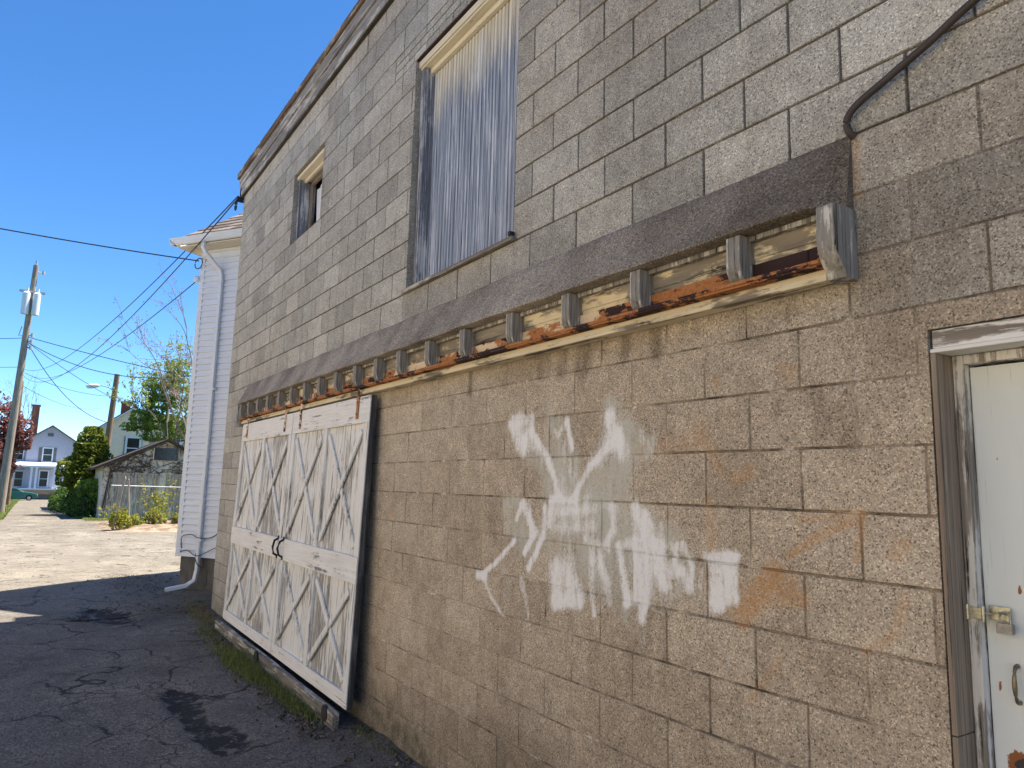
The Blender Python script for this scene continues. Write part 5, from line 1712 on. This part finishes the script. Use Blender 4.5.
# ================================================================== GREEN CAR
M['car_green'] = m_plain('green_car_paint', (0.015, 0.13, 0.105), .25, .5, .05)
M['tyre'] = m_plain('tyre', (0.02, 0.02, 0.02), .85, .2, .1)
M['rim'] = m_plain('rim', (0.45, 0.45, 0.46), .35, .5, .05, metal=.6)
M['lamp_red'] = m_plain('tail_lamp', (0.30, 0.02, 0.02), .3, .5, .05)
M['lamp_clear'] = m_plain('head_lamp', (0.6, 0.6, 0.58), .2, .5, .05)
KX, KY = -97.6, -1.35; KZ = gz(KX)
car = thing('parked_car', (KX, KY - 2.3, KZ), 'dark green saloon car parked across the end of the alley', 'car')
def Yc(t): return KY - 4.6 + t      # t: 0 tail .. 4.6 nose
body = [(0.02, .35), (0.0, .62), (.08, .88), (.55, .95), (1.0, .98), (1.55, 1.36), (1.9, 1.42), (2.5, 1.40), (3.2, .98), (3.9, .90), (4.4, .76), (4.58, .55), (4.6, .32), (4.25, .22), (4.1, .22)]
def arch(c, n=8): return [(c + .36 * math.cos(t), .30 + .36 * math.sin(t)) for t in np.linspace(0, PI, n)]
low = [(3.75 + .36, .22)] + [q for q in arch(3.75)] + [(3.75 - .36, .22), (.85 + .36, .22)] + [q for q in arch(.85)] + [(.85 - .36, .22)]
poly = [(Yc(a), KZ + b) for a, b in body[:-1] + low]
m = MB()
x0, x1 = KX - .84, KX + .84
n = len(poly)
vs = []
for x, k in ((x0, 1), (x1, 1)):
    for y, z in poly:
        tin = 0.16 * max(0, (z - KZ - .95) / .45)
        vs.append((x + (tin if x < KX else -tin), y, z))
m.add(vs, [tuple(range(n)), tuple(range(n, 2 * n))] + [(i, (i + 1) % n, n + (i + 1) % n, n + i) for i in range(n)])
cb = m.build('body', M['car_green'], car, bevel=.04)
m = MB()
for sx in (-1, 1):
    for quad in ([(1.2, 1.0), (1.62, 1.32), (2.02, 1.36), (2.02, 1.0)], [(2.08, 1.0), (2.08, 1.36), (2.45, 1.345), (2.98, 1.02)]):
        m.add([(KX + sx * (.852 - .16 * max(0, (z - .95) / .45)), Yc(t), KZ + z) for t, z in quad], [(0, 1, 2, 3)])
m.add([(KX - .66, Yc(2.56), KZ + 1.385), (KX + .66, Yc(2.56), KZ + 1.385), (KX + .76, Yc(3.16), KZ + 1.03), (KX - .76, Yc(3.16), KZ + 1.03)], [(0, 1, 2, 3)])
m.add([(KX - .66, Yc(1.5), KZ + 1.345), (KX + .66, Yc(1.5), KZ + 1.345), (KX + .76, Yc(1.03), KZ + 1.02), (KX - .76, Yc(1.03), KZ + 1.02)], [(0, 1, 2, 3)])
m.build('windows', M['glass_dark'], car)
for t in (.85, 3.75):
    for sx in (-1, 1):
        m = MB(); m.tube([(KX + sx * .64, Yc(t), KZ + .30), (KX + sx * .85, Yc(t), KZ + .30)], .30, 20); w = m.build('wheel', M['tyre'], car)
        m = MB(); m.tube([(KX + sx * .80, Yc(t), KZ + .30), (KX + sx * .865, Yc(t), KZ + .30)], .18, 16); m.build('rim', M['rim'], w)
for sx in (-1, 1):
    m = MB(); m.box((KX + sx * .5, Yc(4.50), KZ + .55), (KX + sx * .8, Yc(4.585), KZ + .70)); m.build('headlight', M['lamp_clear'], car)
    m = MB(); m.box((KX + sx * .5, Yc(-.02), KZ + .62), (KX + sx * .8, Yc(.05), KZ + .80)); m.build('tail_light', M['lamp_red'], car)

# ================================================================== UNSEEN BUILDING ADDED ACROSS THE ALLEY (bounces warm light, blocks blue sky)
nb = thing('bounce_building', (-6, -9.5, 0), 'long cream low building added unseen across the alley to bounce warm light', 'building')
M['bounce_cream'] = m_plain('cream_bounce_surface', (0.78, 0.66, 0.48), .85, .2, .06, 2, bump=.2, bsc=30)
m = MB(); m.box((-24, -18, -.2), (11, -9.5, 6.4)); m.build('wall', M['bounce_cream'], nb)
m = MB(); m.box((-24.3, -18.3, 6.401), (11.3, -9.3, 6.6)); m.build('roof', M['roof_tar'], nb)
for x in (-20, -15, -10, -5, 0, 5):
    m = MB(); m.box((x, -9.499, 3.6), (x + 1.1, -9.46, 5.0)); w = m.build('window', M['white_trim'], nb)
    m = MB(); m.box((x + .08, -9.459, 3.68), (x + 1.02, -9.45, 4.92)); m.build('pane', M['glass_dark'], w)

# ================================================================== GRASS AND WEEDS
def blades(m, pts, h, w, seed):
    r = random.Random(seed)
    for x, y, z, k in pts:
        a = r.uniform(0, 6.28); hh = h * k * r.uniform(.5, 1.3); b = r.uniform(.1, .9) * hh
        dx, dy = math.cos(a), math.sin(a)
        px, py = -dy * w, dx * w
        m.add([(x - px, y - py, z), (x + px, y + py, z), (x + px * .6 + dx * b * .4, y + py * .6 + dy * b * .4, z + hh * .6), (x - px * .6 + dx * b * .4, y - py * .6 + dy * b * .4, z + hh * .6), (x + dx * b, y + dy * b, z + hh)],
              [(0, 1, 2, 3), (3, 2, 4)])
r = random.Random(9)
pts = []
for cx, cy, sx, sy, n, k in ((-5.7, -.36, .28, .07, 1000, 1.1), (-5.15, -.33, .22, .05, 520, .9), (-4.5, -.30, .2, .04, 350, .8), (-4.05, -.28, .16, .04, 350, .8), (-6.6, -.36, .35, .09, 160, .6), (-3.3, -.07, .3, .04, 500, .5), (-7.4, -.3, .3, .06, 220, .6)):
    for _ in range(n): pts.append((r.gauss(cx, sx), r.gauss(cy, sy), .0, k))
pts = [p for p in pts if p[1] < -.25 or p[0] > -3.5]
m = MB(); blades(m, pts, .085, .0036, 2)
tag(m.build('weeds', M['weed'], base=(-5.6, -.3, 0)), 'low green weeds growing along the threshold of the sliding doors', 'weeds', kind='stuff')
pts = []
for cx, cy, sx, sy, n, k in ((-8.4, -.2, .35, .08, 500, .7), (-9.4, -.1, .4, .12, 500, .6), (-10.2, .1, .3, .15, 300, .6), (-7.9, -.2, .2, .08, 200, .6)):
    for _ in range(n): pts.append((r.gauss(cx, sx), r.gauss(cy, sy), .0, k))
m = MB(); blades(m, pts, .07, .002, 5)
tag(m.build('dry_grass', M['dry_grass'], base=(-9, -.2, 0)), 'dry yellow grass in the gap between garage and white house', 'dry grass', kind='stuff')
pts = []
for _ in range(16000):
    x = -r.uniform(26, 100) if r.random() < .5 else -r.uniform(26, 60); lo = float(alley_bounds(x)[0])
    y = lo + .15 - abs(r.gauss(0, 1.3)); pts.append((x, y, gz(x) - .03, 1))
for _ in range(3500):
    x = r.uniform(-41.5, -38); y = r.uniform(.1, 1.4) + (-.2 if x < -40 else 0); pts.append((x, y, gz(x) - .02, .7))
for _ in range(2500):
    pts.append((r.uniform(-104.5, -103.4), r.uniform(-4.5, 5), EB, 1.2))
m = MB(); blades(m, pts, .16, .012, 7)
tag(m.build('lawn', M['grass'], base=(-40, -4, gz(-40))), 'green grass along the left edge of the alley', 'grass', kind='stuff')
hedge('roadside_shrub', [(-58, -4.6, gz(-58) + .5, .7, .8, .6, 1), (-61, -5.4, gz(-60) + .4, .8, .8, .5, 1)], 1600, .08, M['hedge_light'], 'small light green shrub on the left edge of the alley near the poles', 18, (-58, -4.6, gz(-58)), cat='shrub')
